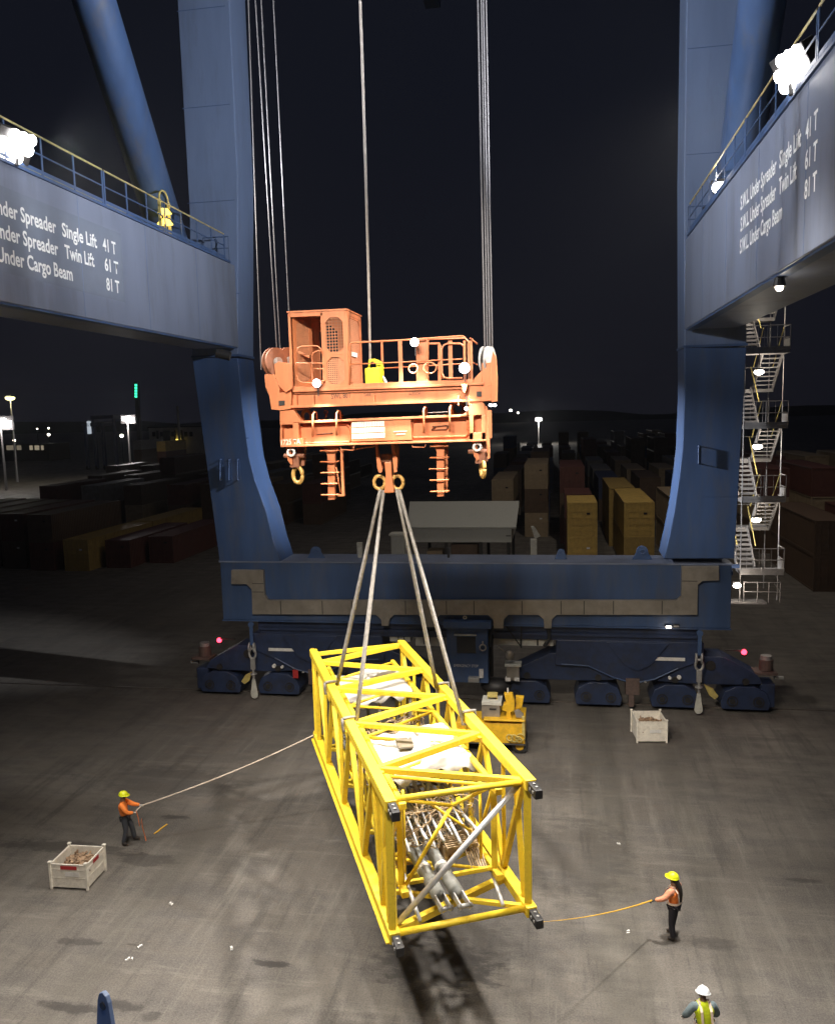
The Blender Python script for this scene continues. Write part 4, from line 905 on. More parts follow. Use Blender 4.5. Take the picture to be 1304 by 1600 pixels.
# end hooks
for (bx0, bx1, yb0, yb1, rx, ry, asp) in ((150, 252, 772, 870, 213, 920, 0.85), (1098, 1186, 745, 850, 1153, 888, 0.45)):
    hk = poly('hook_bracket', [c1(*p) for p in ((bx0, yb0), (bx0+22, yb0), (bx0+36, yb1-8), (bx0+28, yb1), (bx0+10, yb1-25))], YS+0.1, 0.1, MOR, CG)
    poly('hook_bracket', [c1(*p) for p in ((bx1-45, yb0), (bx1, yb0-2), (bx1-8, yb1), (bx1-25, yb1+8), (bx1-42, yb1-20))], YS+0.35, 0.12, MRD, CG)
    a = q(*c1(bx0+28, yb0+32), YS+0.05); M().torus(a, (0, 1, 0), 0.09, 0.035, 18, 8).build('pin_eye', MWH, hk, smooth=True)
    c = q(*c1((bx0+bx1)/2, yb1-10), YS+0.25); M().tube((c.x-0.3, c.y, c.z+0.2), (c.x+0.25, c.y, c.z+0.2), 0.06).bx(c.x-0.12, c.x+0.12, c.y-0.1, c.y+0.1, c.z-0.1, c.z+0.2).build('swivel', MRD, hk)
    a = q(*c1(rx, ry), YS+0.25); M().torus(a, (0.35 if asp > 0.6 else 0.9, 0.9 if asp > 0.6 else 0.35, 0), 0.15, 0.055, 24, 10, sc=(1, 1.35)).build('hook_ring', MHK, hk, smooth=True)
# central hook
def c4(x, y): return (560+x*0.125, 680+y*0.125)
YH = 21.0
def polyh(name, pts, Y, dy, m_, parent, bevel=0.01):
    P = [at(*c4(*p), Y=Y) for p in pts]; return M().prism([(p.x, Y, p.z) for p in P], (0, dy, 0)).build(name, m_, parent, bevel)
polyh('hanger_strap', [(205, 100), (235, 100), (270, 300), (300, 430), (288, 468), (250, 468), (232, 400)], YH-0.25, 0.07, MOR, CG)
polyh('hanger_strap', [(290, 460), (285, 420), (300, 320), (322, 325), (318, 400)], YH+0.18, 0.07, MOR, CG)
polyh('hanger_strap', [(405, 95), (435, 95), (448, 200), (485, 290), (480, 460), (440, 470), (425, 300)], YH-0.25, 0.07, MOR, CG)
polyh('hanger_strap', [(440, 80), (500, 80), (505, 300), (495, 420), (450, 300)], YH+0.1, 0.07, MRD, CG)
polyh('hook_block', [(275, 240), (415, 240), (415, 335), (275, 335)], YH-0.12, 0.3, MRD, CG)
hs = polyh('hook_shank', [(318, 330), (410, 330), (412, 490), (425, 560), (445, 720), (315, 725), (330, 600), (335, 490)], YH-0.12, 0.26, MOR, CG, 0.03)
for cx_, s_ in ((262, -1), (488, 1)):
    a = at(*c4(cx_, 590), Y=YH); M().torus(a, (0, 1, 0), 0.155, 0.05, 28, 10, sc=(0.95, 1.1)).build('hook_eye', MHK, hs, smooth=True)
    
# ------------------------------------------------------------------ lattice boom section being lifted
q0 = V((-4.26, 21.0, 4.34)); BY = 0.43; BW, BH, BL = 3.25, 3.10, 11.26
Rb = Matrix.Rotation(BY, 3, 'Z')
def bl(x, y, z): return q0 + Rb @ V((x, y, z))
BM = empty('lattice_boom_section', bl(0, 0, -BH/2)); BM.rotation_euler = (0, 0, BY)
tag(BM, 'yellow lattice crane boom section slung in mid air above the quay', 'boom section')
bup = Rb @ V((0, 0, 1)); hw, hl, hz = BW/2, BL/2, BH/2
CS = 0.24
def bchord(x, z, ya, yb, s_, name='chord', parent=None, m_=MYE):
    return M().bar(bl(x, ya, z), bl(x, yb, z), s_, s_, bup).build(name, m_, parent or BM, 0.02)
for sx in (-1, 1):
    for sz in (-1, 1):
        c_ = bchord(sx*(hw-CS/2), sz*(hz-CS/2), -hl, hl, CS)
        e = M().bar(bl(sx*(hw-CS/2), -hl-0.02, sz*(hz-CS/2)), bl(sx*(hw-CS/2), -hl-0.42, sz*(hz-CS/2)-0.02), 0.17, 0.2, bup).build('chord_lug', MBK, c_, 0.015)
        for k in (-0.15, -0.3):
            p = bl(sx*(hw-CS/2), -hl+k, sz*(hz-CS/2)); M().tube(p-Rb@V((0.1, 0, 0)), p+Rb@V((0.1, 0, 0)), 0.035, 10).tube(p-V((0, 0, 0.115)), p+V((0, 0, 0.112)), 0.03, 10).build('pin_hole', MGV, e)
        f_ = M().bar(bl(sx*(hw-CS/2), hl+0.01, sz*(hz-CS/2)), bl(sx*(hw-CS/2), hl+0.2, sz*(hz-CS/2)), 0.14, 0.16, bup).build('chord_lug', MYE, c_, 0.01)
# wide bottom flanges seen outside the bottom chords
xi = hw-CS
Lt = [4.4, 1.7, -1.05, -3.85]; Rt_ = [5.45, 2.6, 0.1, -2.7, -5.35]
zt_ = hz-CS/2
def brace(a, b, w=0.13, name='cross_brace', m_=MYE, parent=None, tube=False):
    a = bl(*a); b = bl(*b); mm = M()
    if tube: mm.tube(a, b, w/2, 10)
    else: mm.bar(a, b, w, w, bup)
    return mm.build(name, m_, parent or BM, 0 if tube else 0.012, smooth=tube)
for zz, nm in ((zt_, 'top_brace'), (-zt_, 'bottom_brace')):
    for i, l in enumerate(Lt):
        brace((-xi, l, zz), (xi, Rt_[i], zz), 0.15 if zz > 0 else 0.12, nm); brace((-xi, l, zz-0.003), (xi, Rt_[i+1], zz-0.003), 0.13 if zz > 0 else 0.1, nm)
    brace((-xi, 5.4, zz), (xi, 5.5, zz), 0.12, nm)
brace((-xi+0.05, -5.35, zt_), (xi, -5.42, zt_), 0.13, 'top_brace', tube=True)
brace((-xi, -5.45, -zt_), (xi, -5.45, -zt_), 0.15, 'bottom_brace', tube=True)
brace((-xi, -5.3, -zt_-0.02), (xi, -4.2, -zt_-0.02), 0.15, 'bottom_brace')
zc = hz-CS
for sx in (-1, 1):
    X_ = sx*(hw-CS/2); T = Lt if sx < 0 else Rt_
    ts = [5.5]+[t for t in T if -5 < t < 5]+[-5.2]
    for i in range(len(ts)-1):
        m_ = (ts[i]+ts[i+1])/2
        brace((X_, ts[i], zc), (X_, m_, -zc), 0.125, 'side_brace'); brace((X_, ts[i+1], zc), (X_, m_-0.02, -zc), 0.125, 'side_brace')
        brace((X_+0.02*sx, m_, zc), (X_+0.02*sx, m_, -zc), 0.09, 'side_brace')
    brace((X_, -5.42, zc), (X_, -5.42, -zc), 0.16, 'end_post'); brace((X_, 5.45, zc), (X_, 5.45, -zc), 0.14, 'end_post')
    brace((X_, -4.75, zc), (X_, -5.2, -zc), 0.13, 'end_post')
    # bottom flange plate
    o = M().bar(bl(sx*(hw+0.02), -hl+0.05, -hz+0.02), bl(sx*(hw+0.02), hl-0.05, -hz+0.02), 0.10, 0.03, bup).build('rubbing_strip', MYE, BM)
brace((-xi+0.02, -5.3, -zt_+0.12), (xi-0.02, -5.3, zt_-0.1), 0.13, 'transport_strut', MSI, tube=True)
brace((0.95, -5.35, -zt_+0.1), (1.05, -4.3, -zt_+0.35), 0.09, 'short_strut', MSI, tube=True)
brace((-0.9, -5.35, -zt_+0.1), (-0.95, -4.0, -zt_+0.5), 0.09, 'short_strut', MSI, tube=True)

for sx, T in ((-1, Lt), (1, Rt_)):
    for t_ in T:
        if abs(t_) > 5: continue
        M().bar(bl(sx*(hw-CS-0.045), t_-0.22, hz-CS/2), bl(sx*(hw-CS-0.045), t_+0.22, hz-CS/2), 0.085, 0.03, bup).build('node_plate', MYE, BM, 0.004)
        M().bar(bl(sx*(hw-0.001), t_-0.2, hz-CS-0.06), bl(sx*(hw-0.001), t_+0.2, hz-CS-0.06), 0.02, 0.16, bup).build('node_plate', MYE, BM, 0.004)
# nested jib section carried inside
JB = empty('inner_jib_section', bl(0, -0.2, -1.1)); JB.rotation_euler = (0, 0, BY)
tag(JB, 'slimmer yellow tube lattice jib stowed inside the larger boom section', 'jib section')
jw, jz0, jz1 = 1.08, -1.02, 0.98
for sx in (-1, 1):
    for z_ in (jz0, jz1):
        bchord(sx*jw, z_, -4.55, 5.2, 0.12, 'chord', JB)
        M().bar(bl(sx*jw, -4.55, z_), bl(sx*jw, -4.85, z_), 0.16, 0.15, bup).build('chord_lug', MYE, JB, 0.02)
n = 8
for i in range(n):
    ya = -4.5+i*9.6/n; yb = ya+9.6/n; s_ = 1 if i % 2 else -1
    for sx in (-1, 1): brace((sx*jw, ya, jz0), (sx*jw, yb, jz1) if i % 2 else (sx*jw, yb, jz0), 0.085, 'lacing', MYE, JB, True) if i % 2 else brace((sx*jw, ya, jz1), (sx*jw, yb, jz0), 0.085, 'lacing', MYE, JB, True)
    brace((-jw*s_, ya, jz1), (jw*s_, yb, jz1), 0.08, 'lacing', MYE, JB, True)
    brace((-jw*s_, ya, jz0), (jw*s_, yb, jz0), 0.08, 'lacing', MYE, JB, True)
brace((-jw, -4.5, jz1), (jw, -4.5, jz1), 0.09, 'end_tube', MYE, JB, True)
brace((-jw, -4.5, jz1), (0.1, -4.5, jz1-0.32), 0.08, 'end_tube', MYE, JB, True); brace((jw, -4.5, jz1), (0.1, -4.5, jz1-0.32), 0.08, 'end_tube', MYE, JB, True)
brace((0.1, -4.5, jz1-0.32), (-jw+0.05, -4.55, jz0), 0.09, 'end_tube', MYE, JB, True)
brace((-0.35, -4.45, jz1-0.25), (0.6, -4.3, jz1-1.1), 0.06, 'end_tube', MYE, JB, True)
for sx in (-1, 1):
    brace((sx*jw, -4.5, jz0), (sx*jw, -4.5, jz1), 0.13, 'end_post', MYE, JB); brace((sx*(jw-0.18), -4.1, jz0), (sx*(jw-0.18), -4.1, jz1), 0.07, 'end_post', MYE, JB, True)
brace((-jw, -4.4, jz0), (jw, -4.4, jz0), 0.09, 'end_tube', MYE, JB)
# load inside: pendants, timber, tarpaulins, wire
for k, (xx, zz) in enumerate(((-0.62, -0.78), (-0.20, -0.80))):
    P = [bl(xx+0.25, -5.0, zz-0.32), bl(xx-0.0, -1.8, zz+0.02), bl(xx-0.1, 3.8, zz+0.1)]
    o = M().path(P, 0.155, 14).build('pendant_bundle', MGR, smooth=True)
    tag(o, ('left' if k == 0 else 'right')+' one of the two thick grey cylinders lying inside the near end of the boom', 'cylinder', 'grey cylinders stowed inside the boom')
    d = (P[0]-P[1]).normalized(); sd_ = Rb@V((1, 0, 0))
    for s_ in (-1, 1): M().bar(P[0]-d*0.05+sd_*0.10*s_, P[0]+d*0.42+sd_*0.10*s_, 0.035, 0.16, bup).build('clevis_plate', MSI, o, 0.008)
    c = P[0]+d*0.38; M().tube(c-sd_*0.16, c+sd_*0.16, 0.05, 12).build('clevis_pin', MGV, o, smooth=True)
    for t_ in (0.3, 0.55, 0.8, 1.0): c = P[0]+(P[1]-P[0])*t_; M().tube(c-d*0.05, c+d*0.05, 0.163, 14).build('strap', MCR if t_ != 1.0 else MWH, o, smooth=True)
for i, (x_, y_, w_) in enumerate(((0.35, -3.1, 0.75), (-0.85, -3.2, 0.7), (0.95, -2.6, 0.6), (-0.4, -0.4, 1.6), (0.2, 2.4, 1.8))):
    o = M().box(bl(x_, y_, -1.16), (w_, 0.26, 0.2), Rb).build('timber_block', MWD, None, 0.015)
    tag(o, ('short timber block under the stowed gear in the middle of the boom near end', 'timber block left of the grey cylinders in the boom', 'timber block beside the right bottom chord of the boom', 'long timber baulk across the middle of the boom floor', 'long timber baulk across the far half of the boom floor')[i], 'timber block', 'timber dunnage inside the boom')
def tarp(name, x0_, x1_, y0_, y1_, z_, label, seed, wr=0.05):
    rg = random.Random(seed); nx, ny = 34, 26; vs = []; fs = []
    ph = [rg.uniform(0, 6) for _ in range(8)]
    ox = [rg.uniform(0.6, 2.2) for _ in range(8)]
    for j in range(ny+1):
        for i in range(nx+1):
            u = i/nx; v = j/ny; x = x0_+(x1_-x0_)*u; y = y0_+(y1_-y0_)*v
            e = min(u, 1-u, v, 1-v); z = z_+wr*0.5*(1.3-abs(sin(x*2.2*ox[0]+y*1.7+ph[0]))*1.4-abs(sin(x*5*ox[1]-y*4+ph[1]))*0.7+sin(y*9*ox[2]+ph[2]+2*sin(x*3))*0.15)+(0.13 if x > x0_+1.1+0.1*sin(y*2) else 0)*min(1, (x-x0_-1.1)*9 if x > x0_+1.1 else 0)-(0.10 if abs(y-(y0_+y1_)/2) < 0.16 and x > -0.1 else 0)
            z += rg.uniform(-0.006, 0.006)
            if e < 0.08: z -= (0.08-e)*3.2*(1+0.4*sin(x*11+y*9+ph[3]))
            vs.append(bl(x+0.02*sin(y*8+ph[4]), y+0.02*sin(x*7+ph[5]), z))
    for j in range(ny):
        for i in range(nx): a = j*(nx+1)+i; fs.append((a, a+1, a+nx+2, a+nx+1))
    o = M().add(vs, fs).build(name, MTP, None, smooth=True)
    s_ = o.modifiers.new('thick', 'SOLIDIFY'); s_.thickness = 0.012
    tag(o, label, 'tarpaulin', 'white tarpaulins over gear in the boom'); return o
tp1 = tarp('white_tarpaulin', -1.3, 1.1, 2.1, 4.6, 0.95, 'crumpled white tarpaulin over gear in the far part of the boom', 1)
tp2 = tarp('white_tarpaulin', -1.3, 1.25, -3.2, -0.6, 0.95, 'crumpled white tarpaulin over gear nearest the open end of the boom', 5, 0.06)
MPN = mat('grey_panel', (0.16, 0.135, 0.10), 0.5, 0, 0.3, 6)
for (px, py, w_, d_, par, sk) in ((0.42, 3.7, 0.95, 0.42, tp1, 0.12), (0.55, -1.35, 0.85, 0.45, tp2, 0.12), (-0.25, -1.75, 0.42, 0.6, tp2, -0.1)):
    M().box(bl(px, py, 1.05), (w_, d_, 0.05), Rb@Matrix.Rotation(sk, 3, 'Z')).build('exposed_panel', MPN, par, 0.01)
# supporting frames below tarps (gear body)
for (ya, yb, lab) in ((2.4, 4.2, 'grey steel gear frame under the far tarpaulin inside the boom'), (-2.9, -0.9, 'grey steel gear frame under the near tarpaulin inside the boom')):
    o = M()
    for xx in (-0.95, 0.0, 0.95):
        for yy in (ya, yb): o.bar(bl(xx, yy, -1.0), bl(xx, yy, 0.85), 0.08, 0.08, Rb@V((0, 1, 0)))
    for yy in (ya, yb): o.bar(bl(-1, yy, 0.85), bl(1, yy, 0.85), 0.07, 0.07, bup)
    for xx in (-0.95, 0.95): o.bar(bl(xx, ya, 0.78), bl(xx, yb, 0.78), 0.07, 0.07, bup).bar(bl(xx, ya, -0.95), bl(xx, yb, -0.95), 0.07, 0.07, bup)
    for k in range(9): y_ = ya+(yb-ya)*(k+0.5)/9; o.bar(bl(-0.95, y_, -0.85), bl(0.95, y_, -0.85), 0.12, 0.03, bup)
    tag(o.build('gear_frame', MGR), lab, 'steel frame')
# tangled wire, chains
def tangle(x0_, x1_, y0_, y1_, z0_, z1_, n, r_, m_, seed, name, lab):
    rg = random.Random(seed); mm = M()
    for _ in range(n):
        p = V((rg.uniform(x0_, x1_), rg.uniform(y0_, y1_), rg.uniform(z0_, z1_))); d = V((rg.gauss(0, .5), rg.gauss(0, 1), rg.gauss(0, .35))).normalized(); P = []
        for k in range(9):
            P.append(bl(*p)); d = (d+V((rg.gauss(0, .45), rg.gauss(0, .45), rg.gauss(0, .3)))).normalized(); p = p+d*0.17
            p.x = min(max(p.x, x0_), x1_); p.y = min(max(p.y, y0_), y1_); p.z = min(max(p.z, z0_), z1_)+0.001*k
        mm.path(P, r_*rg.uniform(0.6, 1.5), 5)
    o = mm.build(name, m_); tag(o, lab, 'rigging', None, 'stuff'); return o
MW1 = mat('tan_rigging', (0.46, 0.34, 0.21), 0.6, 0.2, 0.4, 10); MW2 = mat('dark_rigging', (0.16, 0.11, 0.07), 0.6, 0.2, 0.4, 10)
tangle(-0.9, 1.0, -3.9, -2.9, -0.6, 0.3, 75, 0.009, MW1, 1, 'tangled_rigging', 'tangle of tan wires and chains behind the boom near end frame')
tangle(-1.1, 1.1, -0.6, 2.1, -0.9, 0.35, 170, 0.014, MW1, 2, 'tangled_rigging', 'brown tangle of chains and wires between the two tarpaulins')
tangle(-1.1, 1.1, -0.7, 2.1, -0.9, 0.2, 90, 0.024, MW2, 3, 'dark_rigging', 'dark tangled cables mixed under the brown chains mid boom')
tangle(0.1, 1.0, -3.6, -1.5, -1.0, -0.2, 26, 0.018, MW2, 4, 'dark_rigging', 'dark tangled cables beside the grey cylinders in the boom')
for (ya, yb, z_, lab) in ((-0.45, 2.0, -0.55, 'stack of brown steel gratings between the two tarpaulins in the boom'), (-4.0, -3.3, -0.62, 'small brown steel grating by the near end of the boom')):
    o = M()
    w_ = 1.75 if ya > -2 else 0.7; ofs = 0 if ya > -2 else 0.5
    for k in range(int((yb-ya)/0.09)): o.bar(bl(ofs-w_/2, ya+k*0.09, z_), bl(ofs+w_/2, ya+k*0.09, z_), 0.03, 0.05, bup)
    for k in range(5): o.bar(bl(ofs-w_/2+w_*k/4, ya, z_-0.03), bl(ofs-w_/2+w_*k/4, yb, z_-0.03), 0.04, 0.06, bup)
    for xx in (-0.35, 0.35): 
        for yy in (ya+0.2, yb-0.2): o.bar(bl(ofs+xx, yy, -1.1), bl(ofs+xx, yy, z_-0.05), 0.1, 0.1, Rb@V((0, 1, 0)))
    tag(o.build('steel_grating', MW1), lab, 'grating', 'gratings stowed in the boom')
o = M()
for k in range(9): o.path([bl(-0.85+k*0.2, -4.35, -0.35+0.12*(k % 3)), bl(-0.8+k*0.19, -3.3, -0.2+0.1*(k % 2)), bl(-0.75+k*0.19, -1.2, -0.1)], 0.028 if k % 2 else 0.04, 8)
tag(o.build('pipe_bundle', MSI, None, smooth=True), 'loose bundle of slim pale pipes above the grey cylinders inside the boom', 'pipes')
# flat bundle of bars hanging at the near end
o = M()
for k in range(7): o.path([bl(0.62+k*0.06, -3.1, -0.75), bl(0.60+k*0.06, -3.9, -0.82), bl(0.62+k*0.055, -4.35, -1.05)], 0.02, 6)
tag(o.build('rod_bundle', MW1), 'flat bundle of thin rods hanging over the timber right of the grey cylinders', 'rod bundle')

# slings
def sling(p_top, side, t_, lab):
    x_ = side*(hw-CS*1.0-0.02*0); top = at(*p_top, Y=YH)
    end = bl(side*(hw-CS-0.05), t_, hz-CS/2)
    d = end-top; off = Rb@V((0, 1, 0))*0.055
    m1 = M()
    for s_ in (-1, 1):
        P = [top+off*s_*0.3, top+d*0.12+off*s_*0.8+V((0.01*s_, 0, 0)), top+d*0.45+off*s_, top+d*0.8+off*s_*1.0, end+off*s_*0.9]
        m1.path(P, 0.046, 8)
    # choke around the chord
    c = bl(side*(hw-CS/2), t_, hz-CS/2); r_ = CS/2+0.05
    loop = [bl(side*(hw-CS/2)+a_*r_, t_, hz-CS/2+b_*r_) for a_, b_ in ((-1, 0.9), (0, 1.02), (1, 1), (1.03, 0), (1, -1), (0, -1.02), (-1, -1), (-1.03, 0), (-1, 0.9))]
    m1.path(loop, 0.04, 8)
    o = m1.build('lifting_sling', MSL, smooth=True); tag(o, lab, 'sling', 'slings between the hook and the boom'); return o
hL = (596, 762); hR = (618, 764)
sling((594, 764), -1, 1.95, 'leftmost grey sling, from the left hook eye down to the left top chord')
sling((599, 766), -1, -1.0, 'second grey sling from the left, ending nearest the camera on the left top chord')
sling((619, 763), 1, 0.75, 'third grey sling from the left, ending farther back on the right top chord')
sling((623, 765), 1, -1.55, 'rightmost grey sling, ending at the middle of the right top chord')

# ------------------------------------------------------------------ steel bins with scrap
def crate(A, B, C, h_, name_lab, seed, labels):
    """A, B front foot corners, C right rear foot corner (ground points)"""
    A = V((A.x, A.y, 0)); B = V((B.x, B.y, 0)); C = V((C.x, C.y, 0))
    ux = (B-A); w = ux.length; ux.normalize(); uy = V((-ux.y, ux.x, 0)); d = (C-B).dot(uy)
    root = empty('steel_bin', (A+B)/2+uy*d/2); tag(root, name_lab, 'bin', 'grey steel bins standing on the quay')
    def P(x, y, z): return A+ux*x+uy*y+V((0, 0, z))
    def bxl(m, x0, x1, y0, y1, z0, z1): return m.hexa([P(x0, y0, z0), P(x1, y0, z0), P(x1, y1, z0), P(x0, y1, z0)], [P(x0, y0, z1), P(x1, y0, z1), P(x1, y1, z1), P(x0, y1, z1)])
    t = 0.035
    for (x0, x1, y0, y1) in ((0, w, 0, t), (0, w, d-t, d), (0, t, t, d-t), (w-t, w, t, d-t)):
        bxl(M(), x0+0.002, x1-0.002, y0+0.002, y1-0.002, 0.06, h_-0.02).build('wall', MCR, root, 0.006)
    bxl(M(), t, w-t, t, d-t, 0.14, 0.17).build('floor_plate', MCR, root)
    m = M()
    for k in (0.36, 0.62, h_-0.03):
        bxl(m, -0.006, w+0.006, -0.010, 0, k*1.0-0.012, k+0.012); bxl(m, w, w+0.010, 0, d, k-0.012, k+0.012); bxl(m, -0.010, 0, 0, d, k-0.012, k+0.012); bxl(m, 0, w, d, d+0.010, k-0.012, k+0.012)
    m.build('rib', MCR, root)
    for (x, y) in ((0, 0), (w, 0), (w, d), (0, d)):
        m = M(); bxl(m, x-0.035, x+0.035, y-0.035, y+0.035, 0, h_+0.01)
        bxl(m, x-0.05, x+0.05, y-0.05, y+0.05, h_+0.012, h_+0.055); m.build('corner_post', MCR, root, 0.008)
    for (x0, x1, z0, z1, face) in labels:
        m = M()
        if face == 'f': bxl(m, x0*w, x1*w, -0.022, -0.017, z0, z1)
        else: bxl(m, w+0.017, w+0.022, x0*d, x1*d, z0, z1)
        m.build('red_label', MRED, root)
    m = M(); bxl(m, 0.42*w, 0.80*w, -0.022, -0.017, 0.42, 0.56); m.build('white_plate', MWH, root)
    rg = random.Random(seed); pm = M()
    for _ in range(170):
        x = rg.uniform(0.12, w-0.12); y = rg.uniform(0.12, d-0.12); z = h_*0.42+0.28*(1-abs(2*x/w-1)**2)*(1-abs(2*y/d-1)**2)+rg.uniform(0, 0.06)
        Rm = Euler((rg.uniform(0, 3), rg.uniform(0, 3), rg.uniform(0, 3))).to_matrix()
        s_ = rg.uniform(0.06, 0.11); pm.box(P(x, y, z), (s_*1.9, s_*0.9, s_*0.8), Rm)
        if rg.random() < 0.5: pm.tube(P(x, y, z), P(x, y, z)+Rm@V((0, 0, s_*2)), s_*0.3, 6)
    o = pm.build('twistlock_heap', mat('rusty_locks_%d' % seed, (0.36, 0.24, 0.15), 0.7, 0.1, 0.5, 9, (0.10, 0.05, 0.03), 0.8, 6)); tag(o, 'heap of rusty twistlocks filling the '+('larger left' if seed == 1 else 'smaller right')+' grey steel bin', 'metal parts', None, 'stuff')
    m = M(); bxl(m, t, w-t, t, d-t, h_*0.36, h_*0.42); m.build('packed_layer', MRD, o)
crate(at(81, 1389, Z=0), at(137, 1392, Z=0), at(172, 1361, Z=0), 0.80, 'pale grey steel bin with red labels, heaped with rusty twistlocks, beside the left worker', 1, [(0.30, 0.75, 0.63, 0.74, 'f'), (0.35, 0.65, 0.63, 0.74, 's')])
crate(at(995, 1161, Z=0), at(1041, 1161, Z=0), at(1036, 1143, Z=0), 0.92, 'plain grey steel bin of twistlocks standing alone in front of the right bogies', 2, [])

# ------------------------------------------------------------------ yellow machine parked behind the boom
YM = 31.4
mc = at(765, 1175, Y=YM)
MCH = empty('service_machine', (mc.x, YM+0.7, 0)); tag(MCH, 'yellow wheeled service machine with grey box and raised arms behind the boom section', 'machine')
def mb(name, x0, y0, x1, y1, Y, dy, m_, bev=0.02, parent=None):
    a = at(x0, y0, Y=Y); b = at(x1, y1, Y=Y); return M().bx(a.x, b.x, Y, Y+dy, max(b.z, 0.02), a.z).build(name, m_, parent or MCH, bev)
body = mb('body', 712, 1128, 820, 1164, YM, 1.3, MYE2, 0.03)
mb('deck', 755, 1124, 820, 1129, YM-0.1, 1.5, MYE2)
mb('skirt', 700, 1140, 760, 1163, YM-0.15, 0.2, MYE2)
mb('bumper', 726, 1160, 820, 1166, YM-0.2, 0.12, MBK)
gb = mb('grey_box', 752, 1102, 781, 1124, YM+0.2, 0.7, MTR, 0.02); mb('box_lid', 752, 1097, 783, 1103, YM+0.15, 0.8, MCAB, 0.01, gb); mb('box_vent', 764, 1107, 775, 1110, YM+0.18, 0.05, MBK, 0, gb)
a = at(761, 1086, Y=YM+0.5); b = at(777, 1098, Y=YM+0.5)
M().bx(a.x, b.x, YM+0.45, YM+0.7, a.z-0.08, a.z+0.06).bx(a.x, a.x+0.04, YM+0.5, YM+0.6, b.z, a.z).bx(b.x-0.04, b.x, YM+0.5, YM+0.6, b.z, a.z).build('step_frame', MYR, MCH)
def mp(name, pts, Y, dy, m_): P = [at(*p, Y=Y) for p in pts]; return M().prism([(p.x, Y, p.z) for p in P], (0, dy, 0)).build(name, m_, MCH, 0.015)
mp('front_arm', [(787, 1085), (800, 1085), (804, 1098), (803, 1111), (797, 1113), (800, 1128), (791, 1128), (791, 1112), (784, 1110), (786, 1101), (791, 1100)], YM+0.1, 0.3, MYE2)
mp('rear_arm', [(805, 1089), (818, 1090), (815, 1105), (809, 1109), (818, 1116), (817, 1131), (807, 1132), (803, 1115), (806, 1100)], YM+0.5, 0.25, MYE2)
mp('grey_plate', [(803, 1111), (810, 1109), (818, 1117), (816, 1122), (806, 1122)], YM+0.05, 0.1, MTR)
mb('uprights', 815, 1120, 820, 1150, YM-0.05, 0.1, MYR); M().tube(at(793, 1086, Y=YM+0.3), at(793, 1075, Y=YM+0.3), 0.03).build('aerial', MWH, MCH)
for k, (x, y) in enumerate(((796, 1153), (803, 1154), (810, 1156), (814, 1152))):
    M().torus(at(x, y, Y=YM-0.14), (0.3, 1, 0.1*k), 0.13+0.02*(k % 2), 0.025, 16, 6).build('hose_coil', MYR, MCH, smooth=True)
for x in (716, 812): 
    for dy in (0.12, 1.18):
        p = at(x, 1178, Y=YM+dy); w_ = M().disc((p.x, YM+dy, 0.32), (0, 1, 0), 0.32, 0.22, 26).build('wheel', MRB, MCH, 0.03); M().disc((p.x, YM+dy-0.12, 0.32), (0, 1, 0), 0.17, 0.03, 18).build('rim', MYE2, w_)
M().bx(at(712, 1160, Y=YM).x+0.4, at(818, 1160, Y=YM).x-0.6, YM+0.2, YM+1.1, 0.25, at(760, 1162, Y=YM).z).build('chassis', MBK, MCH)

# ------------------------------------------------------------------ people
MSK = mat('skin', (0.20, 0.11, 0.07), 0.6, 0, 0.1, 20)
def clothm(n, c, r=0.85): return mat(n, c, r, 0, 0.22, 9, None, 0, 1, 0.35, 24)
MO1 = clothm('orange_jacket', (1.0, 0.27, 0.05)); MJN = clothm('dark_jeans', (0.055, 0.06, 0.075)); MBT = clothm('dark_trousers', (0.022, 0.02, 0.028))
MYG = clothm('lime_vest', (0.72, 0.85, 0.02)); MSG = clothm('grey_sleeve', (0.16, 0.21, 0.23)); MBO = clothm('boot_leather', (0.05, 0.04, 0.035))
MHY = mat('yellow_helmet', (0.80, 0.85, 0.02), 0.35, 0, 0.05, 9); MHW = mat('white_helmet', (0.85, 0.86, 0.88), 0.35, 0, 0.05, 9)
MGLV = clothm('pale_glove', (0.55, 0.50, 0.45)); MREF = mat('reflective_stripe', (0.85, 0.66, 0.52), 0.4, 0, 0.08, 12); MHR = clothm('dark_hair', (0.02, 0.014, 0.012))
MSKP = clothm('salmon_sleeve', (0.85, 0.34, 0.20))
def skin_obj(name, verts, edges, radii, m_, parent, root=0, sub=2, smooth=True):
    me = bpy.data.meshes.new(name); me.from_pydata([tuple(v) for v in verts], edges, []); me.materials.append(m_)
    o = bpy.data.objects.new(name, me); COL.objects.link(o)
    sk = o.modifiers.new('skin', 'SKIN'); sk.use_smooth_shade = True; sk.branch_smoothing = 0.6
    if not me.skin_vertices: me.attributes.new('skin', 'FLOAT', 'POINT') if False else None
    if me.skin_vertices:
        for i, r_ in enumerate(radii):
            sv = me.skin_vertices[0].data[i]; sv.radius = r_ if isinstance(r_, tuple) else (r_, r_); sv.use_root = (i == root)
    ss = o.modifiers.new('sub', 'SUBSURF'); ss.levels = sub; ss.render_levels = sub
    attach(o, parent); return o
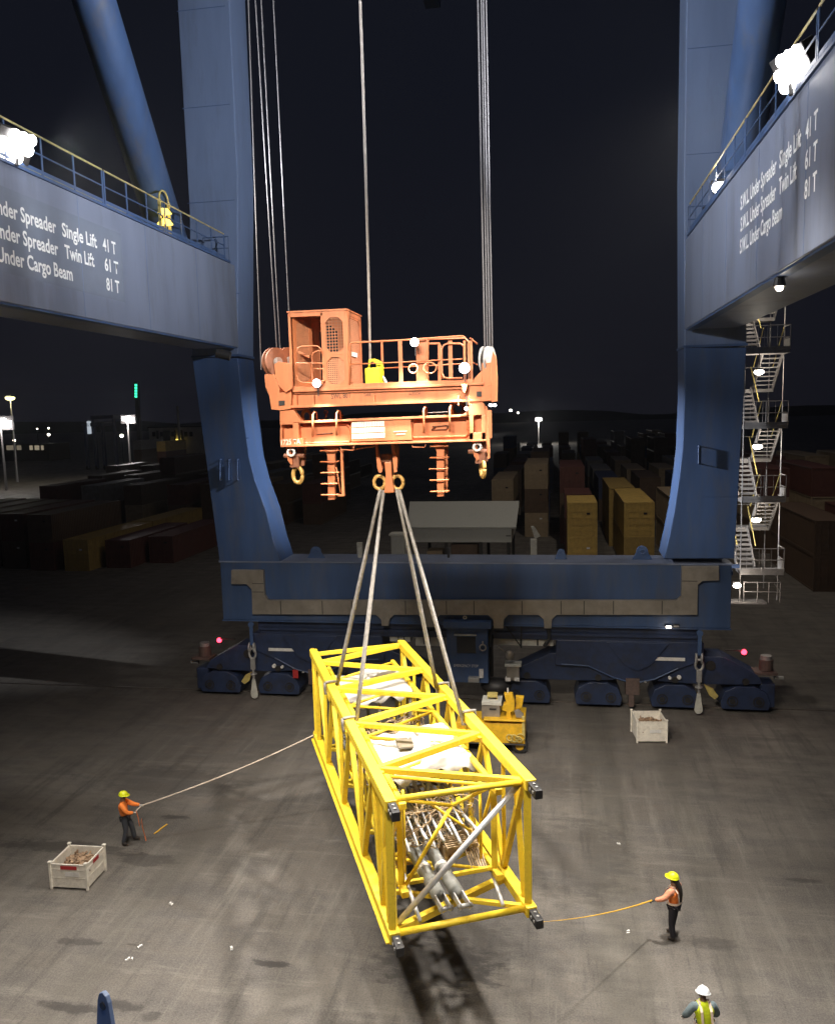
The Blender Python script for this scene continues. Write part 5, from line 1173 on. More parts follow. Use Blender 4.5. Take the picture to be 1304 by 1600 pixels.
def ensure_skin(name, verts, edges, radii, m_, parent, root=0, sub=2):
    # the skin layer exists only once the modifier is added through the operator; bmesh can make it directly
    import bmesh
    bm = bmesh.new(); ly = bm.verts.layers.skin.verify()
    vs = [bm.verts.new(tuple(v)) for v in verts]
    for i, r_ in enumerate(radii): vs[i][ly].radius = r_ if isinstance(r_, tuple) else (r_, r_); vs[i][ly].use_root = (i == root)
    for a, b in edges: bm.edges.new((vs[a], vs[b]))
    me = bpy.data.meshes.new(name); bm.to_mesh(me); bm.free(); me.materials.append(m_)
    o = bpy.data.objects.new(name, me); COL.objects.link(o)
    sk = o.modifiers.new('skin', 'SKIN'); sk.use_smooth_shade = True; sk.branch_smoothing = 0.7
    ss = o.modifiers.new('sub', 'SUBSURF'); ss.levels = sub; ss.render_levels = sub
    attach(o, parent); return o

def person(loc, yaw, J, label, vest, sleeve, legs_m, helmet, hand_targets, hair=False, stripes=True, gl=MGLV, vest_r=0.02):
    """J: joints in body space, x right, y forward, z up"""
    R = Matrix.Rotation(yaw, 3, 'Z'); L0 = V(loc)
    T = lambda p: L0+R@V(p)
    root = empty('person', loc); root.rotation_euler = (0, 0, yaw); tag(root, label, 'person')
    names = ['pelvis', 'waist', 'chest', 'neck0', 'neck', 'head', 'crown', 'shl', 'ell', 'wrl', 'shr', 'elr', 'wrr', 'hpl', 'knl', 'anl', 'tol', 'hpr', 'knr', 'anr', 'tor', 'nose']
    P = [T(J[n]) for n in names]; I = {n: i for i, n in enumerate(names)}
    E = [('pelvis', 'waist'), ('waist', 'chest'), ('chest', 'neck0'), ('neck0', 'neck'), ('neck', 'head'), ('head', 'crown'), ('head', 'nose'), ('chest', 'shl'), ('shl', 'ell'), ('ell', 'wrl'), ('chest', 'shr'), ('shr', 'elr'), ('elr', 'wrr'),
         ('pelvis', 'hpl'), ('hpl', 'knl'), ('knl', 'anl'), ('anl', 'tol'), ('pelvis', 'hpr'), ('hpr', 'knr'), ('knr', 'anr'), ('anr', 'tor')]
    rad = dict(pelvis=(.13, .10), waist=(.125, .095), chest=(.14, .10), neck0=.085, neck=.072, head=(.078, .092), crown=(.065, .07), nose=.022, shl=.062, ell=.045, wrl=.03, shr=.062, elr=.045, wrr=.03,
               hpl=.088, knl=.06, anl=.042, tol=.035, hpr=.088, knr=.06, anr=.042, tor=.035)
    ensure_skin('body', P, [(I[a], I[b]) for a, b in E], [rad[n] for n in names], MSK, root)
    def sub(name, ns, es, rr, m_, extra=0.0):
        idx = {n: k for k, n in enumerate(ns)}
        return ensure_skin(name, [P[I[n]] for n in ns], [(idx[a], idx[b]) for a, b in es], [tuple(x+extra for x in r_) if isinstance(r_, tuple) else r_+extra for r_ in rr], m_, root)
    sub('trousers', ['pelvis', 'hpl', 'knl', 'anl', 'hpr', 'knr', 'anr'], [('pelvis', 'hpl'), ('hpl', 'knl'), ('knl', 'anl'), ('pelvis', 'hpr'), ('hpr', 'knr'), ('knr', 'anr')], [(.14, .115), .108, .085, .075, .108, .085, .075], legs_m, 0.0)
    sub('jacket', ['chest', 'waist', 'pelvis', 'neck0', 'shl', 'ell', 'wrl', 'shr', 'elr', 'wrr'], [('pelvis', 'waist'), ('waist', 'chest'), ('chest', 'neck0'), ('chest', 'shl'), ('shl', 'ell'), ('ell', 'wrl'), ('chest', 'shr'), ('shr', 'elr'), ('elr', 'wrr')],
        [(.19, .14), (.175, .14), (.165, .135), .085, .098, .075, .052, .098, .075, .052], sleeve, 0.002)
    if vest is not None:
        sub('vest', ['chest', 'waist', 'pelvis', 'neck0', 'shl', 'shr'], [('pelvis', 'waist'), ('waist', 'chest'), ('chest', 'neck0'), ('chest', 'shl'), ('chest', 'shr')], [(.208, .158), (.198, .162), (.185, .155), .092, .112, .112], vest, 0.0)
    for s_ in 'lr':
        a = V(J['an'+s_]); t_ = V(J['to'+s_]); ensure_skin('boot', [T(a+V((0, 0, .10))), T((a.x, a.y, a.z-.01)), T((t_.x, t_.y, t_.z+.012)), T(a+V((0, -.05, -.035)))], [(0, 1), (1, 2), (1, 3)], [.062, .060, (.045, .048), .045], MBO, root)
    # gloves with five fingers closed on what is held
    for s_ in 'lr':
        w = V(J['wr'+s_]); e = V(J['el'+s_]); d = (w-e).normalized(); side = 1 if s_ == 'r' else -1
        up = V((0, 0, 1)); x = d.cross(up)
        if x.length < .1: x = V((1, 0, 0))
        x.normalize(); n = x.cross(d).normalized()
        vs = [w, w+d*.045, w+d*.085]; es = [(0, 1), (1, 2)]; rr = [.034, (.042, .022), (.040, .018)]
        for k in range(4):
            o_ = (k-1.5)*.021; L_ = (.030, .036, .033, .026)[k]; b0 = len(vs)
            p0 = w+d*.095+x*o_; p1 = p0+d*L_-n*.008; p2 = p1-n*L_*.9+d*.006; p3 = p2-d*L_*.7-n*.008
            vs += [p0, p1, p2, p3]; rr += [.0115, .0105, .010, .009]; es += [(2, b0), (b0, b0+1), (b0+1, b0+2), (b0+2, b0+3)]
        b0 = len(vs); tb = w+d*.035-x*side*.035; vs += [tb, tb+d*.03-x*side*.012-n*.02, tb+d*.05-n*.042]; rr += [.014, .012, .010]; es += [(1, b0), (b0, b0+1), (b0+1, b0+2)]
        ensure_skin('glove', [T(v) for v in vs], es, rr, gl, root, sub=1)
    # helmet: shell, brim
    hc = V(J['head'])+V((0, 0, .045)); tl = J.get('htilt', (0, 0)); Rh = R@Matrix.Rotation(J.get('hyaw', 0), 3, 'Z')@Matrix.Rotation(tl[0], 3, 'X')@Matrix.Rotation(tl[1], 3, 'Y')
    hm = M().sphere((0, 0, 0), .142, 22, 14, (0.92, 1.06, 0.98), True)
    hm.tube((0, 0, -0.004), (0, 0, 0.012), .152, 22)
    vs = []; nb = 12
    for lay in (0.0, 0.010):
        for k in range(nb+1):
            a = pi*k/nb; vs.append((cos(a)*.135, .06+sin(a)*.145, lay-0.006))
    hm.add(vs, [tuple(range(nb, -1, -1)), tuple(range(nb+1, 2*nb+2))]+[(k, k+1, nb+2+k, nb+1+k) for k in range(nb)]+[(nb, 0, nb+1, 2*nb+1)])
    hm.bar((0, -.12, .06), (0, 0.11, .10), .03, .02); hm.bar((0, -.06, .128), (0, .07, .13), .03, .016)
    hm.v = [tuple(T(hc)+Rh@V(v)) for v in hm.v]; hm.build('helmet', helmet, root, smooth=True)
    for sx in (-1, 1):
        M().sphere(T(V(J['head'])+V((sx*.032, .082, .012))), .012, 8, 6).build('eye', MBK, root, smooth=True)
        M().sphere(T(V(J['head'])+V((sx*.083, .0, .0))), .026, 8, 6, (.5, .8, 1.2)).build('ear', MSK, root, smooth=True)
    if stripes:
        c = V(J['chest']); w_ = V(J['waist']); p_ = V(J['pelvis'])
        for k, (cc, ra, rb) in enumerate(((w_*0.65+p_*0.35, .212, .182),)):
            mm = M(); m0 = 24; vs = []
            for zz in (-.03, .03):
                for i in range(m0): a = 2*pi*i/m0; vs.append(T(cc+V((cos(a)*ra, sin(a)*rb, zz))))
            mm.add(vs, [(i, (i+1) % m0, m0+(i+1) % m0, m0+i) for i in range(m0)]); mm.build('reflective_stripe', MREF, root, smooth=True)
        for sx in (-1, 1):
            pts = []
            lowf = w_*0.6+p_*0.4
            for fr_, back in ((0, 1), (.3, 1), (.62, 1), (.85, .9), (1, .35), (1, -.35), (.85, -.95), (.6, -1), (.3, -1), (0, -1)):
                cc = lowf+(c-lowf)*fr_*1.0; zz = cc.z+(.135 if abs(back) < .5 else (0.06 if abs(back) < .97 else 0)); pts.append(T((cc.x+sx*.10, cc.y-back*.183*(1 if abs(back) > .5 else .8), zz)))
            mm = M()
            for a, b in zip(pts[:-1], pts[1:]):
                xd = R@V((.026, 0, 0)); mm.add([a-xd, a+xd, b+xd, b-xd], [(0, 1, 2, 3)])
            mm.build('reflective_stripe', MREF, root)
    if hair:
        h0 = V(J['head']); ch = V(J['chest'])
        ensure_skin('hair', [T(h0+V((0, -.02, .03))), T(h0+V((0, -.10, -.05))), T(V((ch.x+.03, ch.y-.17, ch.z+.08))), T(V((ch.x+.04, ch.y-.18, ch.z-.12))), T(V((ch.x+.05, ch.y-.17, ch.z-.30)))], [(0, 1), (1, 2), (2, 3), (3, 4)], [.085, .075, (.085, .045), (.085, .04), (.05, .025)], MHR, root)
    return root, T
base = dict(pelvis=(0, 0, .95), waist=(0, .01, 1.12), chest=(0, .02, 1.34), neck0=(0, .01, 1.48), neck=(0, .02, 1.53), head=(0, .04, 1.64), crown=(0, .02, 1.72), nose=(0, .135, 1.625),
            shl=(-.19, .01, 1.42), ell=(-.26, .0, 1.14), wrl=(-.25, .10, .92), shr=(.19, .01, 1.42), elr=(.26, 0, 1.14), wrr=(.25, .10, .92),
            hpl=(-.10, 0, .90), knl=(-.12, .03, .50), anl=(-.13, 0, .09), tol=(-.15, .16, .045), hpr=(.10, 0, .90), knr=(.12, .03, .50), anr=(.13, 0, .09), tor=(.15, .16, .045))
# worker 1: leaning back, both hands on the tag line, facing the boom
pa = at(203, 1318, Z=0)
fa = math.atan2(25.3-pa.y, -8.1-pa.x)-pi/2+radians(-8)
J1 = dict(base); J1.update(pelvis=(0, -.10, .93), waist=(0, -.13, 1.10), chest=(0, -.16, 1.32), neck0=(0, -.15, 1.46), neck=(0, -.13, 1.51), head=(0, -.10, 1.61), crown=(0, -.12, 1.69), nose=(0, -.005, 1.58),
    shl=(-.19, -.14, 1.40), ell=(-.24, .10, 1.22), wrl=(-.10, .36, 1.24), shr=(.19, -.14, 1.40), elr=(.24, .04, 1.14), wrr=(.09, .20, 1.08),
    hpl=(-.10, -.09, .89), knl=(-.15, .06, .49), anl=(-.16, .12, .09), tol=(-.18, .28, .045), hpr=(.10, -.10, .89), knr=(.13, -.05, .49), anr=(.14, -.16, .09), tor=(.18, -.01, .045), htilt=(-0.12, 0))
w1, T1 = person((pa.x, pa.y, 0), fa, J1, 'worker in orange jacket, dark jeans and yellow helmet leaning back on a pale tag line', MO1, MO1, MJN, MHY, None, vest_r=0, stripes=False)
h1 = T1((-.06, .44, 1.235)); h2 = T1((.05, .28, 1.11))
# worker 2: seen from behind, left hand low on the rope, right hand at the ear
pb = at(1052, 1468, Z=0)
fb = radians(58)
J2 = dict(base); J2.update(shl=(-.19, .0, 1.42), ell=(-.32, .12, 1.22), wrl=(-.38, .34, 1.12), shr=(.19, .01, 1.42), elr=(.37, .03, 1.28), wrr=(.19, .10, 1.50), knl=(-.10, .02, .50), anl=(-.10, -.03, .09), tol=(-.12, .12, .045), knr=(.12, .06, .50), anr=(.14, .14, .09), tor=(.18, .28, .045), hyaw=0.3, htilt=(0.12, 0))
w2, T2 = person((pb.x, pb.y, 0), fb, J2, 'worker with long dark hair, orange vest and yellow helmet holding a yellow rope', MO1, MSKP, MBT, MHY, None, hair=True, stripes=True, gl=clothm('dark_glove', (0.05, 0.045, 0.04)))
h3 = T2((-.39, .42, 1.09))
# worker 3: cropped by the lower edge, white helmet, lime vest, seen from behind leaning forward
pc = V((2.95, 16.1, 0))
J3 = dict(base); J3.update(pelvis=(0, -.02, .95), waist=(0, .02, 1.12), chest=(0, .08, 1.33), neck0=(0, .12, 1.44), neck=(.01, .12, 1.47), head=(.02, .15, 1.545), crown=(.02, .16, 1.625), nose=(.02, .24, 1.51),
    shl=(-.20, .07, 1.41), ell=(-.34, .10, 1.17), wrl=(-.33, .28, 1.0), shr=(.20, .07, 1.39), elr=(.31, .12, 1.12), wrr=(.27, .30, 0.98), htilt=(-0.30, 0.12))
w3, T3 = person(tuple(pc), radians(12), J3, 'worker in lime reflective vest, grey sleeves and white helmet at the bottom edge', MYG, MSG, MBT, MHW, None)

# ------------------------------------------------------------------ tag lines
MTG = mat('pale_webbing', (0.66, 0.55, 0.46), 0.7, 0, 0.2, 10); MTY = mat('yellow_webbing', (0.80, 0.46, 0.05), 0.7, 0, 0.15, 10); MTO = mat('orange_webbing', (0.60, 0.18, 0.06), 0.8, 0, 0.2, 10)
def line(a, b, sag, n=14): return [a.lerp(b, i/n)-V((0, 0, sag*4*(i/n)*(1-i/n))) for i in range(n+1)]
e1 = bl(-hw+CS/2, hl+0.1, -hz+CS/2)
L_ = line(h1, e1, 0.12)
tag(M().path([h2]+L_, 0.022, 6).build('tag_line', MTG), 'pale tag line pulled taut from the left worker to the far corner of the boom', 'rope')
P = [h2, h2+V((0.05, 0, -0.2)), h2+V((0.10, -0.03, -0.5)), h2+V((0.16, 0.02, -0.25)), h2+V((0.18, 0.0, -0.55)), h2+V((0.22, 0.04, -0.85)), (h2+V((0.27, 0, -1.0)))]
tag(M().path(P, 0.016, 6).build('rope_tail', MTO), 'thin orange rope tail hanging from the gloves of the left worker', 'rope')
e2 = bl(hw-CS/2, -hl-0.35, -hz+CS/2)
L_ = line(h3, e2, 0.10)
tag(M().path(L_, 0.020, 6, 0.003).build('tag_line', MTY), 'yellow tag line stretched from the right worker to the near corner of the boom', 'rope')
a = at(241, 1303, Z=0.02); b = at(261, 1288, Z=0.02)
tag(M().bar(a, b, 0.05, 0.02).build('webbing_scrap', MTY), 'short yellow strip of webbing lying on the ground near the left worker', 'strap')
# scraps of paper and small litter
LIT = [(965, 1320, 'small white scrap lying alone on the quay right of the boom'), (267, 1414, 'white litter on the ground right of the left steel bin'), 
       (217, 1480, 'bright litter on the ground in the lower left, halfway to the edge'), (203, 1499, 'bright litter below another piece in the lower left'),  (982, 1458, 'two tone litter left of the right worker'), (360, 1483, 'small white scrap beside the dark wheel band')]
for k, (x, y, lab) in enumerate(LIT):
    p = at(x, y, Z=0.0); rg = random.Random(k); mm = M()
    for _ in range(3): mm.box((p.x+rg.uniform(-.06, .06), p.y+rg.uniform(-.06, .06), 0.02), (rg.uniform(.04, .09), rg.uniform(.02, .06), 0.03), Matrix.Rotation(rg.uniform(0, 3), 3, 'Z'))
    tag(mm.build('litter_scrap', MWH), lab, 'litter', 'scraps of litter on the quay')

# ------------------------------------------------------------------ container yard
CMATS = {}
for nm, c_ in (('ochre', (0.40, 0.27, 0.08)), ('rust red', (0.11, 0.04, 0.032)), ('brown', (0.11, 0.07, 0.045)), ('dark blue', (0.035, 0.05, 0.11)), ('grey', (0.22, 0.21, 0.20)), ('pale grey', (0.42, 0.41, 0.38)), ('mustard', (0.55, 0.37, 0.10)), ('tan', (0.33, 0.25, 0.16))):
    CMATS[nm] = mat(nm.replace(' ', '_')+'_container', c_, 0.55, 0, 0.22, 1.5, (0.14, 0.07, 0.04), 0.45, 1.8)
def container_mesh(L_, h_):
    m = M(); w = 2.44; d = 0.04
    # corrugated sides as zigzag prism
    n = int(L_/0.28); ys = [0.12+(L_-0.24)*i/(n*2) for i in range(n*2+1)]
    for s_ in (-1, 1):
        vs = []; 
        for i, y in enumerate(ys):
            x = s_*(w/2-(d if (i//1) % 2 else 0.0)-0.02)
            vs += [(x, y, 0.12), (x, y, h_-0.08)]
        fs = [(2*i, 2*i+2, 2*i+3, 2*i+1) if s_ > 0 else (2*i+1, 2*i+3, 2*i+2, 2*i) for i in range(len(ys)-1)]
        m.add(vs, fs)
        m.bx(s_*(w/2)-0.05 if s_ > 0 else -w/2, (w/2) if s_ > 0 else -w/2+0.05, 0.1, L_-0.1, 0, 0.14)
        m.bx(s_*(w/2)-0.05 if s_ > 0 else -w/2, (w/2) if s_ > 0 else -w/2+0.05, 0.1, L_-0.1, h_-0.1, h_)
    # corrugated roof
    k = int(L_/0.4); vs = []
    ys = [0.1+(L_-0.2)*i/(k*2) for i in range(k*2+1)]
    for i, y in enumerate(ys): z = h_-0.015-(0.02 if i % 2 else 0); vs += [(-w/2+0.05, y, z), (w/2-0.05, y, z)]
    m.add(vs, [(2*i, 2*i+1, 2*i+3, 2*i+2) for i in range(len(ys)-1)])
    m.bx(-w/2+0.05, w/2-0.05, 0.1, L_-0.1, 0.1, 0.14)
    # end frames with corner castings
    for y0_, y1_ in ((0, 0.12), (L_-0.12, L_)):
        for s_ in (-1, 1):
            x0_, x1_ = (w/2-0.14, w/2) if s_ > 0 else (-w/2, -w/2+0.14); m.bx(x0_, x1_, y0_, y1_, 0, h_)
        m.bx(-w/2+0.14, w/2-0.14, y0_+0.01, y1_-0.01, 0, 0.16).bx(-w/2+0.14, w/2-0.14, y0_+0.01, y1_-0.01, h_-0.13, h_)
    m.bx(-w/2+0.14, w/2-0.14, 0.07, 0.09, 0.16, h_-0.13).bx(-w/2+0.14, w/2-0.14, L_-0.07, L_-0.05, 0.16, h_-0.13)
    return m.mesh('container_shell')
CM = {(L_, h_): container_mesh(L_, h_) for L_ in (12.19, 6.06) for h_ in (2.59, 2.9)}
for me in CM.values(): me.materials.append(CMATS['ochre'])
def door_mesh(h_):
    m = M(); m.bx(0, 1.05, 0.02, 0.06, 0.17, h_-0.14)
    for z in (0.5, 1.05, 1.6, 2.1): m.bx(0.06, 0.99, 0.005, 0.02, z, z+0.22)
    for x in (0.28, 0.78): m.tube((x, -0.01, 0.12), (x, -0.01, h_-0.1), 0.018, 6); m.bx(x-0.03, x+0.2, -0.02, 0.0, 1.0, 1.05)
    return m.mesh('container_door')
DM = {h_: door_mesh(h_) for h_ in (2.59, 2.9)}
for me in DM.values(): me.materials.append(CMATS['ochre'])
ncont = 0
def container(x, y, z, L_, h_, colr, lab, grp, doors=False):
    global ncont
    o = bpy.data.objects.new('shipping_container', CM[(L_, h_)]); COL.objects.link(o); o.location = (x, y, z)
    o.material_slots[0].link = 'OBJECT'; o.material_slots[0].material = CMATS[colr]; tag(o, lab, 'container', grp)
    if doors:
        for dx in (-1.06, 0.01):
            d = bpy.data.objects.new('door', DM[h_]); COL.objects.link(d); d.parent = o; d.location = (dx, 0, 0)
            d.material_slots[0].link = 'OBJECT'; d.material_slots[0].material = CMATS[colr]
        q_ = M().bx(0.35, 0.62, -0.012, 0.0, 1.9, 2.05).build('data_plate', MWH if random.random() < 0.5 else MBK); q_.parent = o; q_.location = (0, 0, 0)
    ncont += 1; return o
ORD = ['first', 'second', 'third', 'fourth', 'fifth', 'sixth', 'seventh', 'eighth', 'ninth', 'tenth', 'eleventh', 'twelfth', 'thirteenth', 'fourteenth']
TIER = {1: ['the only container of'], 2: ['bottom of', 'top of'], 3: ['bottom of', 'middle of', 'top of']}
rg = random.Random(11)
def stack(x, y, tiers, cols, L_, h_, where, grp, doors):
    for k in range(tiers):
        container(x, y, k*h_, L_, h_, cols[k], '%s container, %s %s' % (cols[k], TIER[tiers][k], where), grp, doors)
G1 = 'containers stacked behind the crane between its legs'
stack(2.15, 69.0, 2, ['mustard', 'mustard'], 6.06, 2.9, 'the short stack left of the tall ochre stack', G1, True)
stack(6.75, 69.0, 2, ['ochre', 'mustard'], 12.19, 2.9, 'the big stack right behind the sill near the right leg', G1, True)
stack(6.35, 81.9, 2, ['ochre', 'ochre'], 12.19, 2.9, 'the stack behind the big ochre one near the right leg', G1, False)
stack(10.9, 70.5, 2, ['tan', 'tan'], 12.19, 2.9, 'the stack partly hidden by the right leg', G1, True)
stack(2.0, 76.2, 2, ['rust red', 'rust red'], 6.06, 2.9, 'the stack just behind the short mustard one', G1, False)
stack(1.6, 83.5, 3, ['rust red', 'brown', 'rust red'], 12.19, 2.59, 'the red stack behind the short mustard stack', G1, True)
stack(-2.1, 88.0, 3, ['tan', 'brown', 'tan'], 12.19, 2.59, 'the tall narrow stack above the right end of the grey roof', G1, True)
stack(-6.0, 93.0, 2, ['brown', 'tan'], 12.19, 2.9, 'the stack above the middle of the grey roof', G1, True)
colx = [-10.5, -6.2, -2.0, 2.2, 6.4, 10.9, 15.3, 19.6, 24.0]
for r_ in range(6):
    for c_, x in enumerate(colx):
        y = (101+r_*14.2 if r_ < 2 else 135+(r_-2)*24)
        if c_ < 1 and r_ < 3: continue
        t_ = rg.choice((2, 2, 3, 1)) if r_ < 4 else rg.choice((2, 3))
        cs = [rg.choice(('brown', 'rust red', 'tan', 'dark blue', 'brown', 'grey', 'brown')) for _ in range(t_)]
        if r_ == 5 and c_ in (0, 1): cs[-1] = 'pale grey'
        stack(x+rg.uniform(-.3, .3), y, t_, cs, 12.19, 2.59, '%s stack from left, %s row behind the sill' % (ORD[c_], ORD[r_+1]), G1, False)
# right of the stair tower
G2 = 'containers right of the stair tower'
for r_, y in enumerate((62, 78, 96)):
    for c_, x in enumerate((19.5, 23.8, 28.3, 33, 38, 43)):
        t_ = rg.choice((2, 3)); cs = [rg.choice(('brown', 'tan', 'rust red', 'brown')) for _ in range(t_)]
        if r_ > 0 and c_ < 2: t_ = 3; cs = ['brown', 'tan', 'rust red']
        stack(x, y, t_, cs, 12.19, 2.59, '%s stack from left, %s row right of the stairs' % (ORD[c_], ORD[r_]), G2, r_ == 0)
# left block
G3 = 'containers left of the crane'
stack(-43.1, 67.4, 1, ['ochre'], 12.19, 2.9, 'the long ochre pair on the left, nearer half', G3, True)
stack(-43.2, 80.0, 1, ['ochre'], 12.19, 2.9, 'the long ochre pair on the left, farther half', G3, False)
stack(-39.9, 69.0, 1, ['rust red'], 12.19, 2.59, 'the row right of the long ochre pair', G3, True)
stack(-36.9, 71.5, 1, ['rust red'], 12.19, 2.59, 'the second row right of the long ochre pair', G3, True)
for c_, x in enumerate((-46.6, -50.0, -53.2, -56.4, -59.8)):
    cs = rg.choice((['rust red', 'brown'], ['brown', 'rust red']))
    stack(x, 67.5+c_*0.8, 2, cs, 12.19, 2.59, 'the %s stack left of the long ochre pair' % ORD[c_], G3, True)
for r_, y in enumerate((98, 116, 140, 168)):
    for c_, x in enumerate((-30, -34.5, -39, -43.5, -48, -54, -60, -66, -73)):
        if r_ < 1 and c_ > 7: continue
        t_ = rg.choice((2, 2, 1, 3)) if r_ else 2; cs = [rg.choice(('brown', 'tan', 'rust red', 'brown', 'grey')) for _ in range(t_)]
        stack(x-r_*4, y, t_, cs, 12.19, 2.59, '%s stack from right, %s row of left yard' % (ORD[c_], ORD[r_]), G3, False)
p = at(215, 707, Y=215)
container(p.x, 215, 5.18, 12.19, 2.59, 'grey', 'grey container above the far left yard below the bright flood mast', G3)
container(p.x, 215, 2.59, 12.19, 2.59, 'brown', 'brown container under the grey one below the bright flood mast', G3); container(p.x, 215, 0, 12.19, 2.59, 'brown', 'lowest container of the column below the bright flood mast', G3)
p = at(252, 703, Y=200)
for k, c_ in enumerate(('brown', 'rust red', 'mustard')): container(p.x, 200, k*2.59, 12.19, 2.59, c_, c_+' container, '+TIER[3][k]+' the stack in front of the white warehouse', G3)

# shelter with a sloping grey roof just behind the sill
a = at(640, 786, Y=64); b = at(811, 786, Y=64); c = at(636, 826, Y=60); d = at(806, 826, Y=60)
SH = empty('shelter_building', ((a.x+b.x)/2, 63, 0)); tag(SH, 'grey open shelter with broad sloping roof behind the sill beam', 'shelter')
MRF = mat('grey_roof_sheet', (0.42, 0.42, 0.39), 0.5, 0.2, 0.1, 2, (0.2, 0.19, 0.17), 0.3, 2)
zt_r, zt_e = a.z, c.z
mm = M().prism([(c.x, 60, zt_e), (d.x, 60, zt_e), (b.x, 64, zt_r), (a.x, 64, zt_r)], (0, 0, 0.12)); rf = mm.build('roof', MRF, SH, 0.01)
M().prism([(c.x, 68, zt_e), (d.x, 68, zt_e), (b.x, 64.01, zt_r), (a.x, 64.01, zt_r)], (0, 0, 0.12)).build('roof', MRF, SH, 0.01)
M().bx(c.x+0.3, d.x-0.35, 60.1, 60.25, 3.9, zt_e-0.03).build('front_panel', MRF, SH)
M().bx(c.x+0.3, c.x+0.42, 60.26, 67.7, 3.9, zt_e-0.1).bx(d.x-0.47, d.x-0.35, 60.26, 67.7, 3.9, zt_e-0.1).build('side_panel', MRF, SH)
for x in (c.x+0.5, (c.x+d.x)/2-1.2, (c.x+d.x)/2+1.4, d.x-0.6):
    for y in (60.5, 67.5): M().bx(x-0.12, x+0.12, y-0.12, y+0.12, 0, 3.95).build('post', MBK, SH)
M().bx((c.x+d.x)/2-0.9, (c.x+d.x)/2+1.1, 60.9, 63, 0, 3.6).build('booth', CMATS['brown'], SH, 0.03)
M().bx(c.x+1.2, c.x+2.4, 61.5, 63, 0, 3.0).build('booth', CMATS['tan'], SH, 0.03)
M().bx(d.x-0.75, d.x-0.4, 60.06, 60.098, 4.35, 4.42).build('name_plate', MBK, SH)
# barrier arm and small cabinets beside the shelter
p = at(833, 866, Y=58); bt = at(832, 822, Y=58)
BR = M().bx(p.x-0.2, p.x+0.25, 57.8, 58.3, 0, p.z+1.1).build('barrier_gate', MCAB, None, 0.03); tag(BR, 'pale folded barrier post between the shelter and the containers', 'barrier')
M().prism([(p.x+0.1, 57.9, p.z+1.12), (p.x+0.5, 57.9, p.z+1.3), (p.x+0.05, 57.9, bt.z), (p.x-0.15, 57.9, bt.z)], (0, 0.2, 0)).build('barrier_arm', MCAB, BR)
p = at(561, 866, Y=50); t_ = at(561, 848, Y=50)
o = M().bx(p.x-0.16, p.x+0.18, 50, 50.3, 0, t_.z).build('bollard_post', MCAB, None, 0.04); tag(o, 'pale post rising behind the left half of the sill beam', 'post')
p = at(620, 845, Y=56); o = M().bx(p.x-0.45, p.x+0.5, 56, 56.9, 0, p.z+0.35).build('roof_cabinet', MRF, None, 0.05); tag(o, 'small grey topped kiosk left of the shelter behind the slings', 'kiosk')
M().bx(p.x-0.55, p.x+0.6, 55.9, 57.0, p.z+0.352, p.z+0.5).build('lid', MCAB, o)

# white warehouse, far left
WX0 = at(233, 680, Y=300).x; WX1 = at(330, 680, Y=300).x; zt2 = at(270, 668, Y=300).z; 
WH = empty('warehouse', ((WX0+WX1)/2, 305, 0)); tag(WH, 'low white warehouse with dark bays on the horizon left of the crane leg', 'warehouse')
MWL = mat('warehouse_wall', (0.55, 0.52, 0.46), 0.7, 0, 0.2, 0.3); 
M().bx(WX0, WX1, 300, 330, 0, zt2).build('wall', MWL, WH)
M().bx(WX0-0.4, WX1+0.4, 299.7, 330.4, zt2+0.01, zt2+0.5).build('roof', MBK, WH)
for x0_, x1_ in ((245, 248), (255, 266), (273, 275), (283, 285)): M().bx(at(x0_, 680, Y=300).x, at(x1_, 680, Y=300).x, 299.6, 299.98, 2, zt2-1).build('dark_bay', MBK, WH)
for x_ in (240, 252, 270, 290, 298): p = at(x_, 678, Y=299.6); M().bx(p.x-0.6, p.x+0.6, 299.6, 299.98, p.z-1, p.z+0.8).build('window', MGL, WH)
p = at(276, 688, Y=298); M().bx(p.x-0.8, p.x+0.8, 298.9, 299.5, p.z-0.4, p.z+0.4).build('lit_lamp', E_AMB, WH)
p = at(279, 668, Y=296); o = M().tube((p.x, 296, 0), (p.x, 296, at(279, 634, Y=296).z), 0.5, 8).build('aerial_mast', MWL); tag(o, 'thin pale mast standing in front of the white warehouse', 'mast')

# yard lamps
def mast(x, y, Y, em, R_, head, pw, colr, lab, aim=None, cat='light mast'):
    p = at(x, y, Y=Y)
    o = M().tube((p.x, Y, 0), (p.x, Y, p.z-R_*0.3), 0.28 if Y > 100 else 0.12, 8, 0.14).build('light_mast', MGV); tag(o, lab, cat)
    if head == 'ring':
        M().tube((p.x, Y, p.z-0.2), (p.x, Y, p.z+0.3), R_, 12).build('lamp_head', MBK, o); M().sphere((p.x, Y-R_*0.1, p.z-0.25), R_, 12, 8, (1.1, 1, 0.6)).build('lamp_lens', em, o)
    else:
        M().bx(p.x-R_*1.3, p.x+R_*1.3, Y+0.2, Y+0.6, p.z-R_*0.7, p.z+R_*0.7).build('lamp_head', MBK, o)
        for dx, dz, s_ in ((-0.65, 0.1, .55), (0.1, 0, .85), (0.8, -0.1, .6)): M().box((p.x+dx*R_, Y+0.1, p.z+dz*R_), (R_*s_, 0.2, R_*s_*1.1)).build('lamp_lens', em, o)
    if pw: lamp('yard_light', 'POINT', (p.x, Y-1.5, p.z-0.5), pw, colr, None, 0.5)
    return o
mast(16, 620, 170, E_YEL, 1.0, 'ring', 1200, (1, .9, .5), 'tall mast with yellow green lamp at the far left edge')
mast(1, 661, 150, E_FLOOD, 2.0, 'bank', 2600, (1, .93, .9), 'blinding white flood mast cut by the left edge of the picture')
